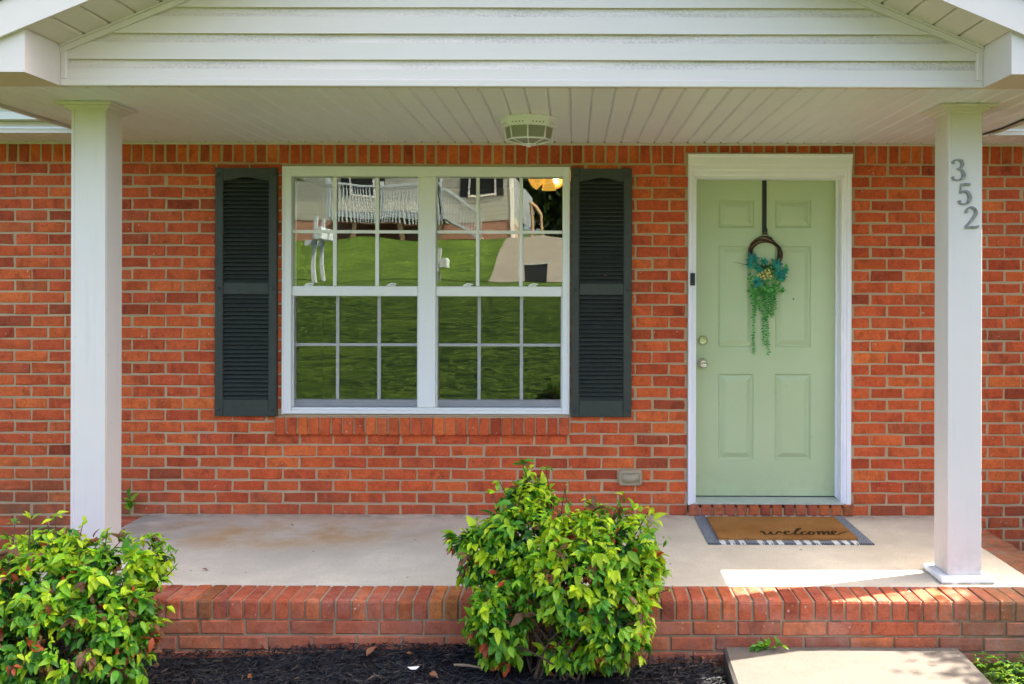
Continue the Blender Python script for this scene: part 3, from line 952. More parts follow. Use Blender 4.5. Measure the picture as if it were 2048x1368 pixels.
for (a, b) in ((-5.2, XL - 0.025), (XR + 0.025, 5.0)):
    sb = MB(); sb.box(a, b, 5.66, YW - 0.002, ZC + 0.018, ZC + 0.03); so = sb.build('eave_soffit', M['soffit'], house)
    x = a
    while x < b - 0.02:
        x2 = min(x + PW, b); plank(x, x2, 5.69, YW - 0.024, ZC, so, 'soffit_panel'); x += PW
    fb = MB(); fb.box(a, b, 5.668, 5.69, ZC - 0.006, ZC + 0.062); fb.build('fascia', M['vinyl'], house)
    gt = MB()
    gt.prism([(5.667, ZC + 0.064), (5.600, ZC + 0.064), (5.596, ZC + 0.075), (5.585, ZC + 0.105), (5.566, ZC + 0.125), (5.564, ZC + 0.155), (5.572, ZC + 0.155), (5.575, ZC + 0.13), (5.60, ZC + 0.08), (5.667, ZC + 0.08)], 'x', a, b)
    gt.build('gutter', M['gutter'], house)
jt = MB(); jt.bbox(-5.2, 5.0, YW - 0.016, YW + 0.002, ZC - 0.012, ZC + 0.004, 0.003); jt.build('ceiling_trim', M['vinyl'], house)

# gable wall with lap siding
K4 = YG / F
SLOPE = 0.415
APX = (GXL + GXR) / 2
ZS = PZ(126, 94, YG)            # where the rake starts
def rake_z(x, base): return base + SLOPE * ((GXR - GXL) / 2 - abs(x - APX))
def lim(z):
    e = max(0.0, (z - ZS) / SLOPE)
    return min(GXL + e, APX), max(GXR - e, APX)
gb = MB()
gb.prism([(GXL, ZC + 0.002), (GXR, ZC + 0.002), (GXR, ZS), (APX, rake_z(APX, ZS)), (GXL, ZS)], 'y', YG + 0.012, YG + 0.06)
gable = gb.build('gable_wall', M['vinyl'], house)
zl = PZ(1000, 121, YG) - 0.1192
k = 0
while zl < rake_z(APX, ZS) - 0.02:
    mb = MB()
    P_ = 0.1192
    lv = [(zl + 0.000, 0.004), (zl + 0.0005, -0.013), (zl + P_ * 0.64, -0.011), (zl + P_ * 0.70, -0.006), (zl + P_ * 0.80, 0.001), (zl + P_ * 1.0, 0.004), (zl + P_ * 1.03, 0.004)]
    rows_ = []
    for z, dy in lv:
        a, b = lim(z); i = len(mb.v)
        seam = (PX(1387, 120, YG), PX(640, 90, YG), PX(1100, 60, YG), PX(880, 20, YG))[k % 4]
        xs2 = sorted([a + (b - a) * q / 8 for q in range(9)] + [min(max(seam, a), b), min(max(seam + 1e-4, a), b)])
        for xx in xs2:
            t = (xx - a) / max(b - a, 1e-6)
            wob = 0.0012 * math.sin(t * 21 + k * 2.1) - (0.0022 if xx <= seam else 0)
            mb.v.append((xx, YG + dy + wob, z + (0.0008 * math.sin(t * 13 + k) if dy < 0 else 0) - (0.001 if xx <= seam else 0)))
        rows_.append(i)
    for q in range(len(rows_) - 1):
        for s_ in range(10):
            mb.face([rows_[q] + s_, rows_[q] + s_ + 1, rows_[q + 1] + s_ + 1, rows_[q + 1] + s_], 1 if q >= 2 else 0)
    if lim(zl)[1] - lim(zl)[0] > 0.1:
        mb.build('siding_board', [M['vinyl'], M['cove']], gable, fix=False)
    zl += P_; k += 1
tr = MB(); tr.bbox(GXL, GXR, YG - 0.026, YG + 0.012, ZC - 0.004, ZC + 0.028, 0.003); tr.build('bottom_trim', M['vinyl'], gable)
for xa, xb in ((GXL + 0.0005, GXL + 0.028), (GXR - 0.028, GXR - 0.0005)):
    tr = MB(); tr.bbox(xa, xb, YG - 0.0245, YG + 0.012, ZC + 0.029, ZS - 0.004, 0.003); tr.build('side_trim', M['vinyl'], gable)
for s_ in (-1, 1):
    xe = GXL if s_ < 0 else GXR
    tr = MB()
    tr.prism([(xe, ZS - 0.034), (APX, rake_z(APX, ZS) - 0.034), (APX, rake_z(APX, ZS) - 0.004), (xe, ZS - 0.004)], 'y', YG - 0.027, YG + 0.012)
    tr.build('rake_trim', M['vinyl'], gable)
    tr = MB()
    tr.prism([(xe - s_ * 0.004, ZS - 0.006), (APX, rake_z(APX, ZS) - 0.008), (APX, rake_z(APX, ZS) + 0.002), (xe - s_ * 0.004, ZS + 0.002)], 'y', YG - 0.040, YG - 0.022)
    tr.build('rake_channel', M['vinyl'], gable)
    # rake soffit panels
    rs_ = MB(); zo = 0.02
    rs_.prism([(xe, ZS + zo), (APX, rake_z(APX, ZS) + zo), (APX, rake_z(APX, ZS) + zo + 0.02), (xe, ZS + zo + 0.02)], 'y', YR, YG + 0.05)
    rso = rs_.build('rake_soffit', M['soffit'], house)
    span = abs(APX - xe); npan = int(span / 0.112)
    for q in range(npan):
        a = xe - s_ * span * q / npan; b = xe - s_ * span * (q + 1) / npan
        za, zb = ZS + SLOPE * span * q / npan, ZS + SLOPE * span * (q + 1) / npan
        u = Vector((b - a, 0, zb - za)).normalized(); nn = Vector((-u.z, 0, u.x)) * (1 if u.x > 0 else -1)
        L = (Vector((b - a, 0, zb - za))).length
        pts = [(0.0015, 0.016), (0.0015, 0.008), (0.010, 0), (L - 0.010, 0), (L - 0.0015, 0.008), (L - 0.0015, 0.016)]
        mb = MB(); mb.prism([(a + u.x * s + nn.x * h, za + u.z * s + nn.z * h) for s, h in pts], 'y', YR + 0.002, YG - 0.026)
        mb.build('soffit_panel', M['vinyl'], rso)
    # rake fascia
    xo = XL if s_ < 0 else XR
    zr = PZ(42.5, 58.6, YR - 0.02) if s_ < 0 else PZ(2024, 62, YR - 0.02)
    zr = 2.556
    def rz(x): return zr + SLOPE * ((GXR - GXL) / 2 - abs(x - APX))
    fb = MB(); fb.prism([(xo + s_ * 0.04, rz(xo + s_ * 0.04)), (APX, rz(APX)), (APX, rz(APX) + 0.15), (xo + s_ * 0.04, rz(xo + s_ * 0.04) + 0.15)], 'y', YR - 0.022, YR)
    fb.build('rake_fascia', M['vinyl'], house)
    # boxed eave return
    xr_ = xe + s_ * (zr - ZC + 0.004) / SLOPE
    eb = MB(); eb.prism([(xe, ZC - 0.004), (xe, zr + 0.03), (xr_ + s_ * 0.05, ZC + 0.01), (xr_, ZC - 0.004)], 'y', YR + 0.004, YG)
    eb.build('eave_return', M['vinyl'], house)
    ef = MB(); ef.box(min(xo, xo + s_ * 0.02), max(xo, xo + s_ * 0.02), YR, 5.60, ZC - 0.012, ZC + 0.07); ef.build('eave_fascia', M['vinyl'], house)
    # porch roof slope
    xe2 = xo + s_ * 0.055
    rf = MB(); rf.prism([(xe2, rz(xe2) + 0.151), (APX, rz(APX) + 0.151), (APX, rz(APX) + 0.175), (xe2, rz(xe2) + 0.175)], 'y', YR - 0.035, 9.0)
    rf.build('porch_roof', M['shingle'], house)
mr_ = MB(); mr_.prism([(5.575, ZC + 0.14), (11.0, ZC + 0.14 + 5.425 * 0.42), (11.0, ZC + 0.18 + 5.425 * 0.42), (5.575, ZC + 0.165)], 'x', -6.0, 5.6)
mr_.build('main_roof', M['shingle'], house)
# dim room behind the glass
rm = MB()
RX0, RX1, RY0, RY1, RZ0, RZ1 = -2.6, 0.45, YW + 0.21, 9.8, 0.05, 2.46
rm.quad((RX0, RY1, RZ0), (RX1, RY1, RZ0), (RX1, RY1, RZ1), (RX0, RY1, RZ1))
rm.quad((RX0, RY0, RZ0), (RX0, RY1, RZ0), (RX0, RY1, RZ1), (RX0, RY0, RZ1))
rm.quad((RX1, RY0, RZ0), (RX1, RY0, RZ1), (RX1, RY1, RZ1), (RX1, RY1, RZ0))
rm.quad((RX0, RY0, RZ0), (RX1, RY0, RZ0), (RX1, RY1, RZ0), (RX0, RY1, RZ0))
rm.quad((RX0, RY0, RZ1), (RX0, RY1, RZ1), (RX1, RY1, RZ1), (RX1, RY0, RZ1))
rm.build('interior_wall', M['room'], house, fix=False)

# ------------------------------------------------------------------ porch posts
PYF, PYB = 4.745, 4.915
def post(xa, xb, lab):
    X0, X1 = PX(xa, 680, PYF), PX(xb, 680, PYF)
    X1 = X0 + 0.170
    po = empty('porch_post', ((X0 + X1) / 2, (PYF + PYB) / 2, 0), house)
    po['label'] = lab
    sh = MB(); sh.box(X0 + 0.003, X1 - 0.003, PYF + 0.003, PYB - 0.003, 0.002, ZC - 0.003); sh.build('shaft', M['post'], po)
    # boards wrapped round the post, front boards overlap
    f = MB(); f.bbox(X0, X1, PYF - 0.002, PYF + 0.012, 0.034, ZC - 0.036, 0.0025); f.build('front_board', M['post'], po)
    for a, b in ((X0 - 0.0015, X0 + 0.010), (X1 - 0.010, X1 + 0.0015)):
        f = MB(); f.box(a, b, PYF + 0.0125, PYB, 0.034, ZC - 0.036); f.build('side_board', M['post'], po)
    f = MB(); f.bbox(X0 + 0.0005, X0 + 0.016, PYF - 0.0045, PYF - 0.002, 0.036, ZC - 0.04, 0.001); f.build('corner_strip', M['post'], po)
    cx, cy = (X0 + X1) / 2, (PYF + PYB) / 2
    c = MB()
    def frus(h0, h1, z0, z1):
        i = len(c.v)
        for h, z in ((h0, z0), (h1, z1)):
            c.v.extend([(cx - h, cy - h, z), (cx + h, cy - h, z), (cx + h, cy + h, z), (cx - h, cy + h, z)])
        c.face([i + 3, i + 2, i + 1, i]); c.face([i + 4, i + 5, i + 6, i + 7])
        for k in range(4):
            n_ = (k + 1) % 4; c.face([i + k, i + n_, i + 4 + n_, i + 4 + k])
    frus(0.093, 0.097, ZC - 0.040, ZC - 0.030); frus(0.110, 0.113, ZC - 0.0295, ZC - 0.0155); frus(0.138, 0.141, ZC - 0.015, ZC - 0.003)
    c.build('post_cap', M['post'], po)
    b = MB()
    o_ = 0.045
    i = len(b.v); h = 0.085
    xa_, xb_, ya_, yb_ = X0 - o_, X1 + o_, PYF - o_, PYB + o_
    b.v += [(xa_, ya_, 0.001), (xb_, ya_, 0.001), (xb_, yb_, 0.001), (xa_, yb_, 0.001),
            (xa_, ya_, 0.027), (xb_, ya_, 0.027), (xb_, yb_, 0.027), (xa_, yb_, 0.027),
            (xa_ + .006, ya_ + .006, 0.033), (xb_ - .006, ya_ + .006, 0.033), (xb_ - .006, yb_ - .006, 0.033), (xa_ + .006, yb_ - .006, 0.033)]
    b.face((3, 2, 1, 0)); b.face((8, 9, 10, 11))
    for k in range(4):
        n_ = (k + 1) % 4; b.face([k, n_, 4 + n_, 4 + k]); b.face([4 + k, 4 + n_, 8 + n_, 8 + k])
    b.build('post_base', M['base_wear'], po)
    return X0, X1
post(142.2, 210.5, 'white square porch post behind the left shrub')
RP = post(1895.5, 1964, 'white square porch post carrying the house number')

# ------------------------------------------------------------------ porch platform
YS = 4.663
porch = MB()
PX0, PX1 = -2.94, 2.50
SX0, SX1 = -2.74, 2.300
nx_, ny_ = 24, 8
# slab top with slight unevenness
porch.box(SX0, SX1, YS, YW + 0.01, -0.30, 0.0)
pf = porch.build('porch_floor', M['slab'])
struct(pf, 'pale stained concrete porch floor edged with red brick')
core = MB()
core.box(PX0 + 0.012, PX1 - 0.012, YF + 0.010, YS - 0.001, -0.45, -0.007)
core.box(SX1 + 0.001, PX1 - 0.012, YS + 0.001, YW - 0.003, -0.45, -0.008)
core.box(PX0 + 0.012, SX0 - 0.001, YS + 0.001, YW - 0.003, -0.45, -0.008)
cr = core.build('mortar_bed', M['porch_mortar'], pf)
rp = random.Random(21)
RPW = 30.9 * YF / F
def rowlock(mb, x0, x1, yf, yb, z0, z1, rng):
    """brick with a rounded front top edge, long axis along y, top exposed"""
    j = 0.0018
    i = len(mb.v)
    prof = [(yf, z0), (yf, z1 - 0.014), (yf + 0.004, z1 - 0.004), (yf + 0.014, z1), ((yf + yb) / 2, z1 + rng.uniform(-.001, .001)), (yb, z1), (yb, z0)]
    dz = rng.uniform(-0.002, 0.0025); dy = rng.uniform(-0.003, 0.003)
    e = 0.0035
    for x, s in ((x0, 0), (x0 + e, 1), (x1 - e, 1), (x1, 0)):
        for (y, z) in prof:
            oy = 0.0 if s else (0.003 if y < yf + 0.012 else 0)
            oz = 0.0 if s else (-0.003 if z > z0 else 0)
            mb.v.append((x + rng.uniform(-j, j), y + dy * (y < yb) + oy + rng.uniform(-j, j) * .4, z + dz + oz + rng.uniform(-j, j) * .4))
    n = len(prof)
    for c in range(3):
        for k in range(n - 1):
            mb.face([i + c * n + k, i + (c + 1) * n + k, i + (c + 1) * n + k + 1, i + c * n + k + 1])
    mb.face([i + k for k in range(n)]); mb.face([i + 3 * n + k for k in reversed(range(n))])
x = PX(362, 1215, YF) - RPW * 24
ZR0 = -0.089
while x < PX1 - 0.02:
    if x + RPW > PX0:
        mb = MB(); rowlock(mb, max(x, PX0) + 0.0055, min(x + RPW, PX1) - 0.0055 + rp.uniform(-.002, .001), YF, YS - 0.004, ZR0, 0.0, rp)
        mb.build('rowlock_brick', M['porch_brick'], pf)
    x += RPW
# side rows, long axis along x
for (xa, xb, sgn) in ((SX1 + 0.004, PX1, 1), (PX0, SX0 - 0.004, -1)):
    y = YS + 0.006
    while y < YW - 0.05:
        mb = MB(); rowlock(mb, y, min(y + RPW - 0.011, YW - 0.004), 0, abs(xb - xa), ZR0, 0.0, rp)
        if sgn > 0: mb.v = [(xb - v[1], v[0], v[2]) for v in mb.v]
        else: mb.v = [(xa + v[1], v[0], v[2]) for v in mb.v]
        mb.build('rowlock_brick', M['porch_brick'], pf)
        y += RPW
# stretcher courses below
PITP = 0.0728; SLN = 89.6 * YF / F
for c in range(3):
    zt = ZR0 - 0.0105 - c * PITP; zb = zt - PITP + 0.0105
    x = PX(399, 1258, YF) - SLN * 9 + (0.5 * SLN if c % 2 else 0)
    while x < PX1 - 0.03:
        a, b = max(x + 0.005, PX0), min(x + SLN - 0.005, PX1)
        if b - a > 0.03:
            mb = MB(); brick_geo(mb, a, b, zb, zt, YF, YF + 0.04, rp, j=0.002, b=0.005)
            mb.build('stretcher_brick', M['porch_brick'], pf)
        x += SLN
    for (xx, sg) in ((PX1, 1), (PX0, -1)):
        y = YF + (0.10 if c % 2 else 0.0)
        while y < YW - 0.05:
            mb = MB(); brick_geo(mb, y + 0.055 if y == YF else y + 0.005, min(y + SLN - 0.005, YW - 0.006), zb, zt, 0, 0.04, rp, j=0.002, b=0.005)
            mb.v = [(xx - sg * v[1], v[0], v[2]) for v in mb.v]
            mb.build('stretcher_brick', M['porch_brick'], pf)
            y += SLN

# ------------------------------------------------------------------ ceiling light
LC = Vector((PX(1058, 240, 5.17), 5.17, ZC))
lt = empty('ceiling_light', LC)
tag(lt, 'white octagonal cage light with frosted panes under the porch ceiling', 'ceiling light')
def octa(r, z, ph=0.0): return [LC + Vector((r * math.sin(math.pi / 4 * k + ph), -r * math.cos(math.pi / 4 * k + ph), z)) for k in range(8)]
def loft(mb, rings, cap0=True, cap1=True, m=0):
    i = len(mb.v); n = len(rings[0])
    for r_ in rings: mb.v += [tuple(p) for p in r_]
    for q in range(len(rings) - 1):
        for k in range(n):
            k2 = (k + 1) % n
            mb.face([i + q * n + k, i + q * n + k2, i + (q + 1) * n + k2, i + (q + 1) * n + k], m)
    if cap0: mb.face([i + k for k in range(n)], m)
    if cap1: mb.face([i + (len(rings) - 1) * n + k for k in reversed(range(n))], m)
b = MB(); loft(b, [octa(.163, -.001), octa(.163, -.009), octa(.155, -.012), octa(.151, -.045), octa(.147, -.052), octa(.135, -.053)])
b.build('base', M['trim'], lt)
top_r, bot_r = octa(.134, -.053), octa(.122, -.118)
for k in range(8):
    k2 = (k + 1) % 8
    # slots in the base band
    a0, a1 = octa(.1535, -.037)[k], octa(.1535, -.037)[k2]
    sl_ = MB()
    for t in (.25, .42, .59, .76):
        c0 = a0.lerp(a1, t - .03); c1 = a0.lerp(a1, t + .03); out = ((a0 + a1) / 2 - LC); out.z = 0; out.normalize()
        h = Vector((0, 0, .0025)); e = out * .0006
        sl_.quad(c0 - h + e, c1 - h + e, c1 + h + e, c0 + h + e)
    sl_.build('vent_slot', M['hole'], lt, fix=False)
    bar = MB(); bar.tube([top_r[k], bot_r[k]], .0042, 6); bar.tube([bot_r[k], bot_r[k2]], .005, 6)
    bar.tube([bot_r[k], LC + (bot_r[k] - LC) * Vector((1, 1, 1)).x * 0.0 + Vector(((bot_r[k] - LC).x * .34, (bot_r[k] - LC).y * .34, -.140))], .004, 6)
    bar.build('cage_bar', M['trim'], lt)
    pn = MB(); f_ = .965
    def shrink(p): return LC + Vector(((p - LC).x * f_, (p - LC).y * f_, (p - LC).z))
    q = [shrink(p) for p in (top_r[k], top_r[k2], bot_r[k2], bot_r[k])]
    inn = [LC + Vector(((p - LC).x * .97, (p - LC).y * .97, (p - LC).z)) for p in q]
    loft(pn, [q, inn]); pn.build('glass_pane', M['frosted'], lt)
bp = MB(); loft(bp, [octa(.112, -.120), octa(.045, -.137), octa(.043, -.139)]); bp.build('bottom_glass', M['frosted'], lt)
fi = MB(); loft(fi, [octa(.046, -.139), octa(.046, -.144), octa(.012, -.148), octa(.010, -.155)]); fi.build('finial', M['trim'], lt)

# ------------------------------------------------------------------ house number digits
def ribbon(mb, pts, x0, z0, w, h, y, t):
    pts = catmull(pts, 6)
    L, R = [], []
    for k, p in enumerate(pts):
        a = pts[max(k - 1, 0)]; b_ = pts[min(k + 1, len(pts) - 1)]
        d_ = Vector(((b_[0] - a[0]) * w, (b_[1] - a[1]) * h)); d_ = d_.normalized() if d_.length > 1e-9 else Vector((1, 0))
        n_ = Vector((-d_.y, d_.x)); c = Vector((x0 + p[0] * w, z0 + p[1] * h)); r_ = p[2] * h / 2
        L.append(c + n_ * r_); R.append(c - n_ * r_)
    i = len(mb.v); n = len(pts)
    for s in (L, R):
        for c in s: mb.v.append((c.x, y, c.y))
    for s in (L, R):
        for c in s: mb.v.append((c.x, y + t, c.y))
    for k in range(n - 1):
        mb.face([i + n + k, i + n + k + 1, i + k + 1, i + k])
        mb.face([i + k, i + k + 1, i + 2 * n + k + 1, i + 2 * n + k])
        mb.face([i + n + k + 1, i + n + k, i + 3 * n + k, i + 3 * n + k + 1])
    mb.face([i, i + 2 * n, i + 3 * n, i + n]); mb.face([i + n - 1, i + 2 * n - 1, i + 4 * n - 1, i + 3 * n - 1])
GL = {'3': [[(.10, .80, .13), (.17, .90, .09), (.36, .99, .06), (.62, .97, .09), (.80, .80, .15), (.70, .62, .11), (.42, .545, .05)],
            [(.42, .545, .05), (.74, .48, .11), (.90, .27, .17), (.78, .08, .11), (.48, .005, .06), (.20, .05, .08), (.10, .18, .13)]],
      '5': [[(.22, .955, .11), (.55, .955, .11), (.88, .965, .11)], [(.24, .96, .06), (.20, .75, .055), (.16, .52, .05)],
            [(.16, .52, .05), (.38, .63, .08), (.68, .59, .13), (.86, .34, .18), (.74, .10, .12), (.45, .01, .06), (.18, .05, .08), (.09, .19, .13)]],
      '2': [[(.11, .72, .13), (.14, .85, .09), (.34, .985, .06), (.62, .96, .11), (.80, .76, .16), (.66, .52, .13), (.36, .26, .09), (.06, .06, .06)],
            [(.04, .055, .11), (.5, .05, .11), (.88, .055, .10), (.97, .13, .05)]]}
DYF = PYF - 0.002
for ch, (xa, xb, ya, yb) in (('3', (1902.5, 1933, 318, 362)), ('5', (1916.5, 1946, 366, 410)), ('2', (1929.5, 1960.5, 413, 457.5))):
    mb = MB(); x0, x1 = PX(xa - 1.5, 390, DYF), PX(xb - 3.5, 390, DYF); z0, z1 = PZ(1930, yb, DYF), PZ(1930, ya, DYF)
    for q, st in enumerate(GL[ch]): ribbon(mb, st, x0, z0 + .003, x1 - x0, z1 - z0 - .006, DYF - 0.010 - q * 0.0004, 0.0098 + q * 0.0004)
    o = mb.build('house_number', M['num'])
    for (sx, sz) in (((.78, .93), (.62, .07)) if ch == '3' else ((.55, .96), (.70, .1)) if ch == '5' else ((.74, .86), (.5, .06))):
        s_ = MB(); s_.lathe([(.0032, .001), (.0032, -.0015), (.001, -.002)], (x0 + (x1 - x0) * sx, DYF - 0.0106, z0 + (z1 - z0) * sz), 'y', 8); s_.build('screw', M['screw'], o)
    tag(o, {'3': 'pewter house number 3, topmost of three on the right post', '5': 'pewter house number 5 between the 3 and 2 on the post',
            '2': 'pewter house number 2, lowest of three on the right post'}[ch], 'house number', 'house numbers on the right post')

# ------------------------------------------------------------------ doorbell, dryer vent, cable
cy = YW - 0.026
x0, x1, z0, z1 = PX(1380.5, 558, cy), PX(1389.5, 558, cy), PZ(1385, 571, cy), PZ(1385, 546, cy)
dbell = MB(); dbell.bbox(x0, x1, cy - 0.016, cy, z0, z1, 0.003); dbo = dbell.build('doorbell', M['black'])
tag(dbo, 'small black doorbell keypad on the left door casing', 'doorbell')
for r_ in range(5):
    for c_ in range(2):
        k_ = MB(); xx = x0 + (x1 - x0) * (.32 + .36 * c_); zz = z0 + (z1 - z0) * (.14 + .18 * r_)
        k_.lathe([(.0028, .001), (.0028, -.0012), (.001, -.0015)], (xx, cy - 0.016, zz), 'y', 8)
        k_.build('button', simple('button_grey', (.25, .25, .25)) if (r_ == 0 and c_ == 0) else M['screw'], dbo)
vx0, vx1, vz0, vz1 = PX(1236.5, 955, YW), PX(1284.5, 955, YW), PZ(1260, 970.5, YW), PZ(1260, 939, YW)
def rrect(x0, x1, z0, z1, r_, y, n=5):
    out = []
    for cx, cz, a0 in ((x1 - r_, z0 + r_, -90), (x1 - r_, z1 - r_, 0), (x0 + r_, z1 - r_, 90), (x0 + r_, z0 + r_, 180)):
        for k in range(n):
            a = math.radians(a0 + 90 * k / (n - 1)); out.append(Vector((cx + r_ * math.cos(a), y, cz + r_ * math.sin(a))))
    return out
vt = empty('vent_cover', ((vx0 + vx1) / 2, YW, vz0))
tag(vt, 'beige plastic vent cover low on the brick wall beside the door', 'vent cover')
v = MB(); loft(v, [rrect(vx0, vx1, vz0, vz1, .022, YW + 0.002), rrect(vx0, vx1, vz0, vz1, .022, YW - 0.018), rrect(vx0 + .006, vx1 - .006, vz0 + .006, vz1 - .006, .02, YW - 0.028),
                   rrect(vx0 + .018, vx1 - .018, vz0 + .016, vz1 - .018, .012, YW - 0.030), rrect(vx0 + .022, vx1 - .022, vz0 + .02, vz1 - .022, .01, YW - 0.022)])
v.build('housing', M['beige'], vt)
v = MB()
hx0, hx1 = vx0 + .02, vx1 - .02
nseg = 8; rows_ = []
for (dz, yy) in ((vz1 - .022, -.024), (vz1 - .034, -.036), ((vz0 + vz1) / 2 - .004, -.042), (vz0 + .036, -.030), (vz0 + .026, -.0225)):
    i = len(v.v)
    for k in range(nseg + 1):
        t = k / nseg; v.v.append((hx0 + (hx1 - hx0) * t, YW + yy * (1 if 0 < k < nseg else .62) - .004 * math.sin(math.pi * t), dz - .006 * math.sin(math.pi * t)))
    rows_.append(i)
for q in range(len(rows_) - 1):
    for k in range(nseg): v.face([rows_[q] + k, rows_[q] + k + 1, rows_[q + 1] + k + 1, rows_[q + 1] + k])
v.build('hood', M['beige'], vt, smooth=True)
cab = MB()
cab.tube([(XR - 0.03, 5.66, ZC - 0.006), (XR - 0.022, 5.4, ZC - 0.008), (XR - 0.03, 5.15, ZC - 0.005), (XR + 0.0, 4.95, ZC - 0.016), (XR + 0.025, 4.7, ZC - 0.012)], 0.005, 6)
tag(cab.build('cable', M['wire']), 'thin black cable along the right edge of the porch ceiling', 'cable')

# ------------------------------------------------------------------ mats
RUGW = simple('rug_white', (0.70, 0.69, 0.65), 0.95, 0.15, 120, 0.6, 250)
def rug_grey():
    m = NT('rug_grey_blue'); p = m.pos()
    c = m.ramp(m.noise(p, 190.0, 3, 0.7), [(0.3, (0.06, 0.065, 0.075)), (0.5, (0.20, 0.215, 0.245)), (0.7, (0.40, 0.42, 0.45))])
    m.bump(m.noise(p, 240.0, 3), 0.8, 0.004)
    return m.fin(c, 0.95, 0.1)
RUGG = rug_grey()
ru = MB()
ux0, ux1, uy0, uy1 = 0.762, 1.708, 5.402, 6.052
f0, f1 = 80, 1885
ed = [f0]; whites = []
for gstart in (215, 630, 1037, 1452):
    for k in range(3):
        a = gstart + k * 106; ed += [a, a + 62]; whites.append(a)
ed.append(f1)
nyr = 12
for q in range(len(ed) - 1):
    a = ux0 + (ux1 - ux0) * (ed[q] - f0) / (f1 - f0); b_ = ux0 + (ux1 - ux0) * (ed[q + 1] - f0) / (f1 - f0)
    mi = 1 if ed[q] in whites else 0
    for k in range(nyr):
        y0_, y1_ = uy0 + (uy1 - uy0) * k / nyr, uy0 + (uy1 - uy0) * (k + 1) / nyr
        z_ = lambda y: 0.0065 + 0.0012 * math.sin(y * 40)
        ru.quad((a, y0_, z_(y0_)), (b_, y0_, z_(y0_)), (b_, y1_, z_(y1_)), (a, y1_, z_(y1_)), mi)
    for y, s in ((uy0, 1), (uy1, -1)):
        ru.quad((a, y, 0.001), (b_, y, 0.001), (b_, y, 0.0075), (a, y, 0.0075), mi)
ru.quad((ux0, uy0, .001), (ux0, uy1, .001), (ux0, uy1, .0065), (ux0, uy0, .0065), 0)
ru.quad((ux1, uy0, .001), (ux1, uy1, .001), (ux1, uy1, .0065), (ux1, uy0, .0065), 0)
rug = ru.build('striped_rug', [RUGG, RUGW], fix=False)
tag(rug, 'grey and white striped woven rug under the doormat', 'rug')
st_ = MB(); rr = random.Random(5)
for k in range(74):
    x_ = ux0 + (ux1 - ux0) * (k + .5) / 74
    mi_ = any(ux0 + (ux1 - ux0) * (w_ - f0) / (f1 - f0) < x_ < ux0 + (ux1 - ux0) * (w_ + 62 - f0) / (f1 - f0) for w_ in whites)
    if mi_ and rr.random() < .8: continue
    st_.tube([(x_ - .004, uy0 + .010, .0092), (x_, uy0 - .001, .008), (x_ + .003, uy0 - .003, .002)], .0023, 5)
st_.build('edge_stitching', M['black'], rug)
def coir():
    m = NT('coir_fibre'); p = m.pos()
    a = m.noise(p, 3.5, 4, .6); f_ = m.noise(p, 140.0, 4, .85)
    c = m.mix(m.map(a, .35, .65), (0.38, 0.165, 0.042), (0.52, 0.245, 0.080))
    c = m.mix(m.map(f_, .44, .62, 0, .75), c, (0.12, 0.055, 0.018))
    m.bump(f_, 1.0, 0.006); return m.fin(c, .95, .1)
cm = MB(); cx0, cx1, cy0, cy1 = 0.832, 1.634, 5.474, 5.985
nx2, ny2 = 40, 26; rr = random.Random(9)
for j in range(ny2 + 1):
    for i in range(nx2 + 1):
        e_ = 0 if 0 < i < nx2 and 0 < j < ny2 else .001
        cm.v.append((cx0 + (cx1 - cx0) * i / nx2 + rr.uniform(-.0012, .0012), cy0 + (cy1 - cy0) * j / ny2 + rr.uniform(-.0012, .0012), .0215 + rr.uniform(-.0008, .0008) - e_))
for j in range(ny2):
    for i in range(nx2): cm.face((j * (nx2 + 1) + i, j * (nx2 + 1) + i + 1, (j + 1) * (nx2 + 1) + i + 1, (j + 1) * (nx2 + 1) + i))
cm.quad((cx0, cy0, .0085), (cx1, cy0, .0085), (cx1, cy0, .0208), (cx0, cy0, .0208)); cm.quad((cx0, cy1, .0085), (cx1, cy1, .0085), (cx1, cy1, .0208), (cx0, cy1, .0208))
cm.quad((cx0, cy0, .0085), (cx0, cy1, .0085), (cx0, cy1, .0208), (cx0, cy0, .0208)); cm.quad((cx1, cy0, .0085), (cx1, cy1, .0085), (cx1, cy1, .0208), (cx1, cy0, .0208))
mat_o = cm.build('doormat', coir())
tag(mat_o, 'brown coir doormat with welcome in black script before the door', 'doormat')
script = [(0, .42), (.015, .62), (.035, .55), (.045, .2), (.065, .02), (.095, .15), (.12, .52), (.118, .2), (.14, .02), (.17, .12), (.20, .5), (.215, .55), (.225, .45), (.25, .30),
          (.29, .34), (.325, .50), (.31, .62), (.285, .55), (.27, .25), (.285, .03), (.32, .02), (.36, .2), (.42, .65), (.465, 1.02), (.455, 1.12), (.425, .95), (.395, .5), (.385, .12), (.405, .0),
          (.435, .1), (.47, .42), (.505, .58), (.50, .50), (.475, .45), (.455, .2), (.47, .02), (.505, .05), (.54, .3), (.575, .55), (.55, .45), (.54, .15), (.56, .0), (.59, .12), (.595, .4), (.575, .55), (.60, .44),
          (.635, .5), (.648, .56), (.65, .3), (.645, .02), (.665, .35), (.695, .58), (.705, .4), (.70, .02), (.72, .35), (.75, .58), (.76, .4), (.755, .1), (.775, .03), (.80, .2), (.835, .4), (.85, .55), (.83, .62),
          (.805, .5), (.80, .2), (.82, .02), (.86, .05), (.91, .32), (.96, .52), (1.0, .56)]
tx0, tx1, ty0, th_ = 1.085, 1.612, 5.535, 0.135
sp_ = catmull(script, 5)
w_ = MB(); L_, R_ = [], []
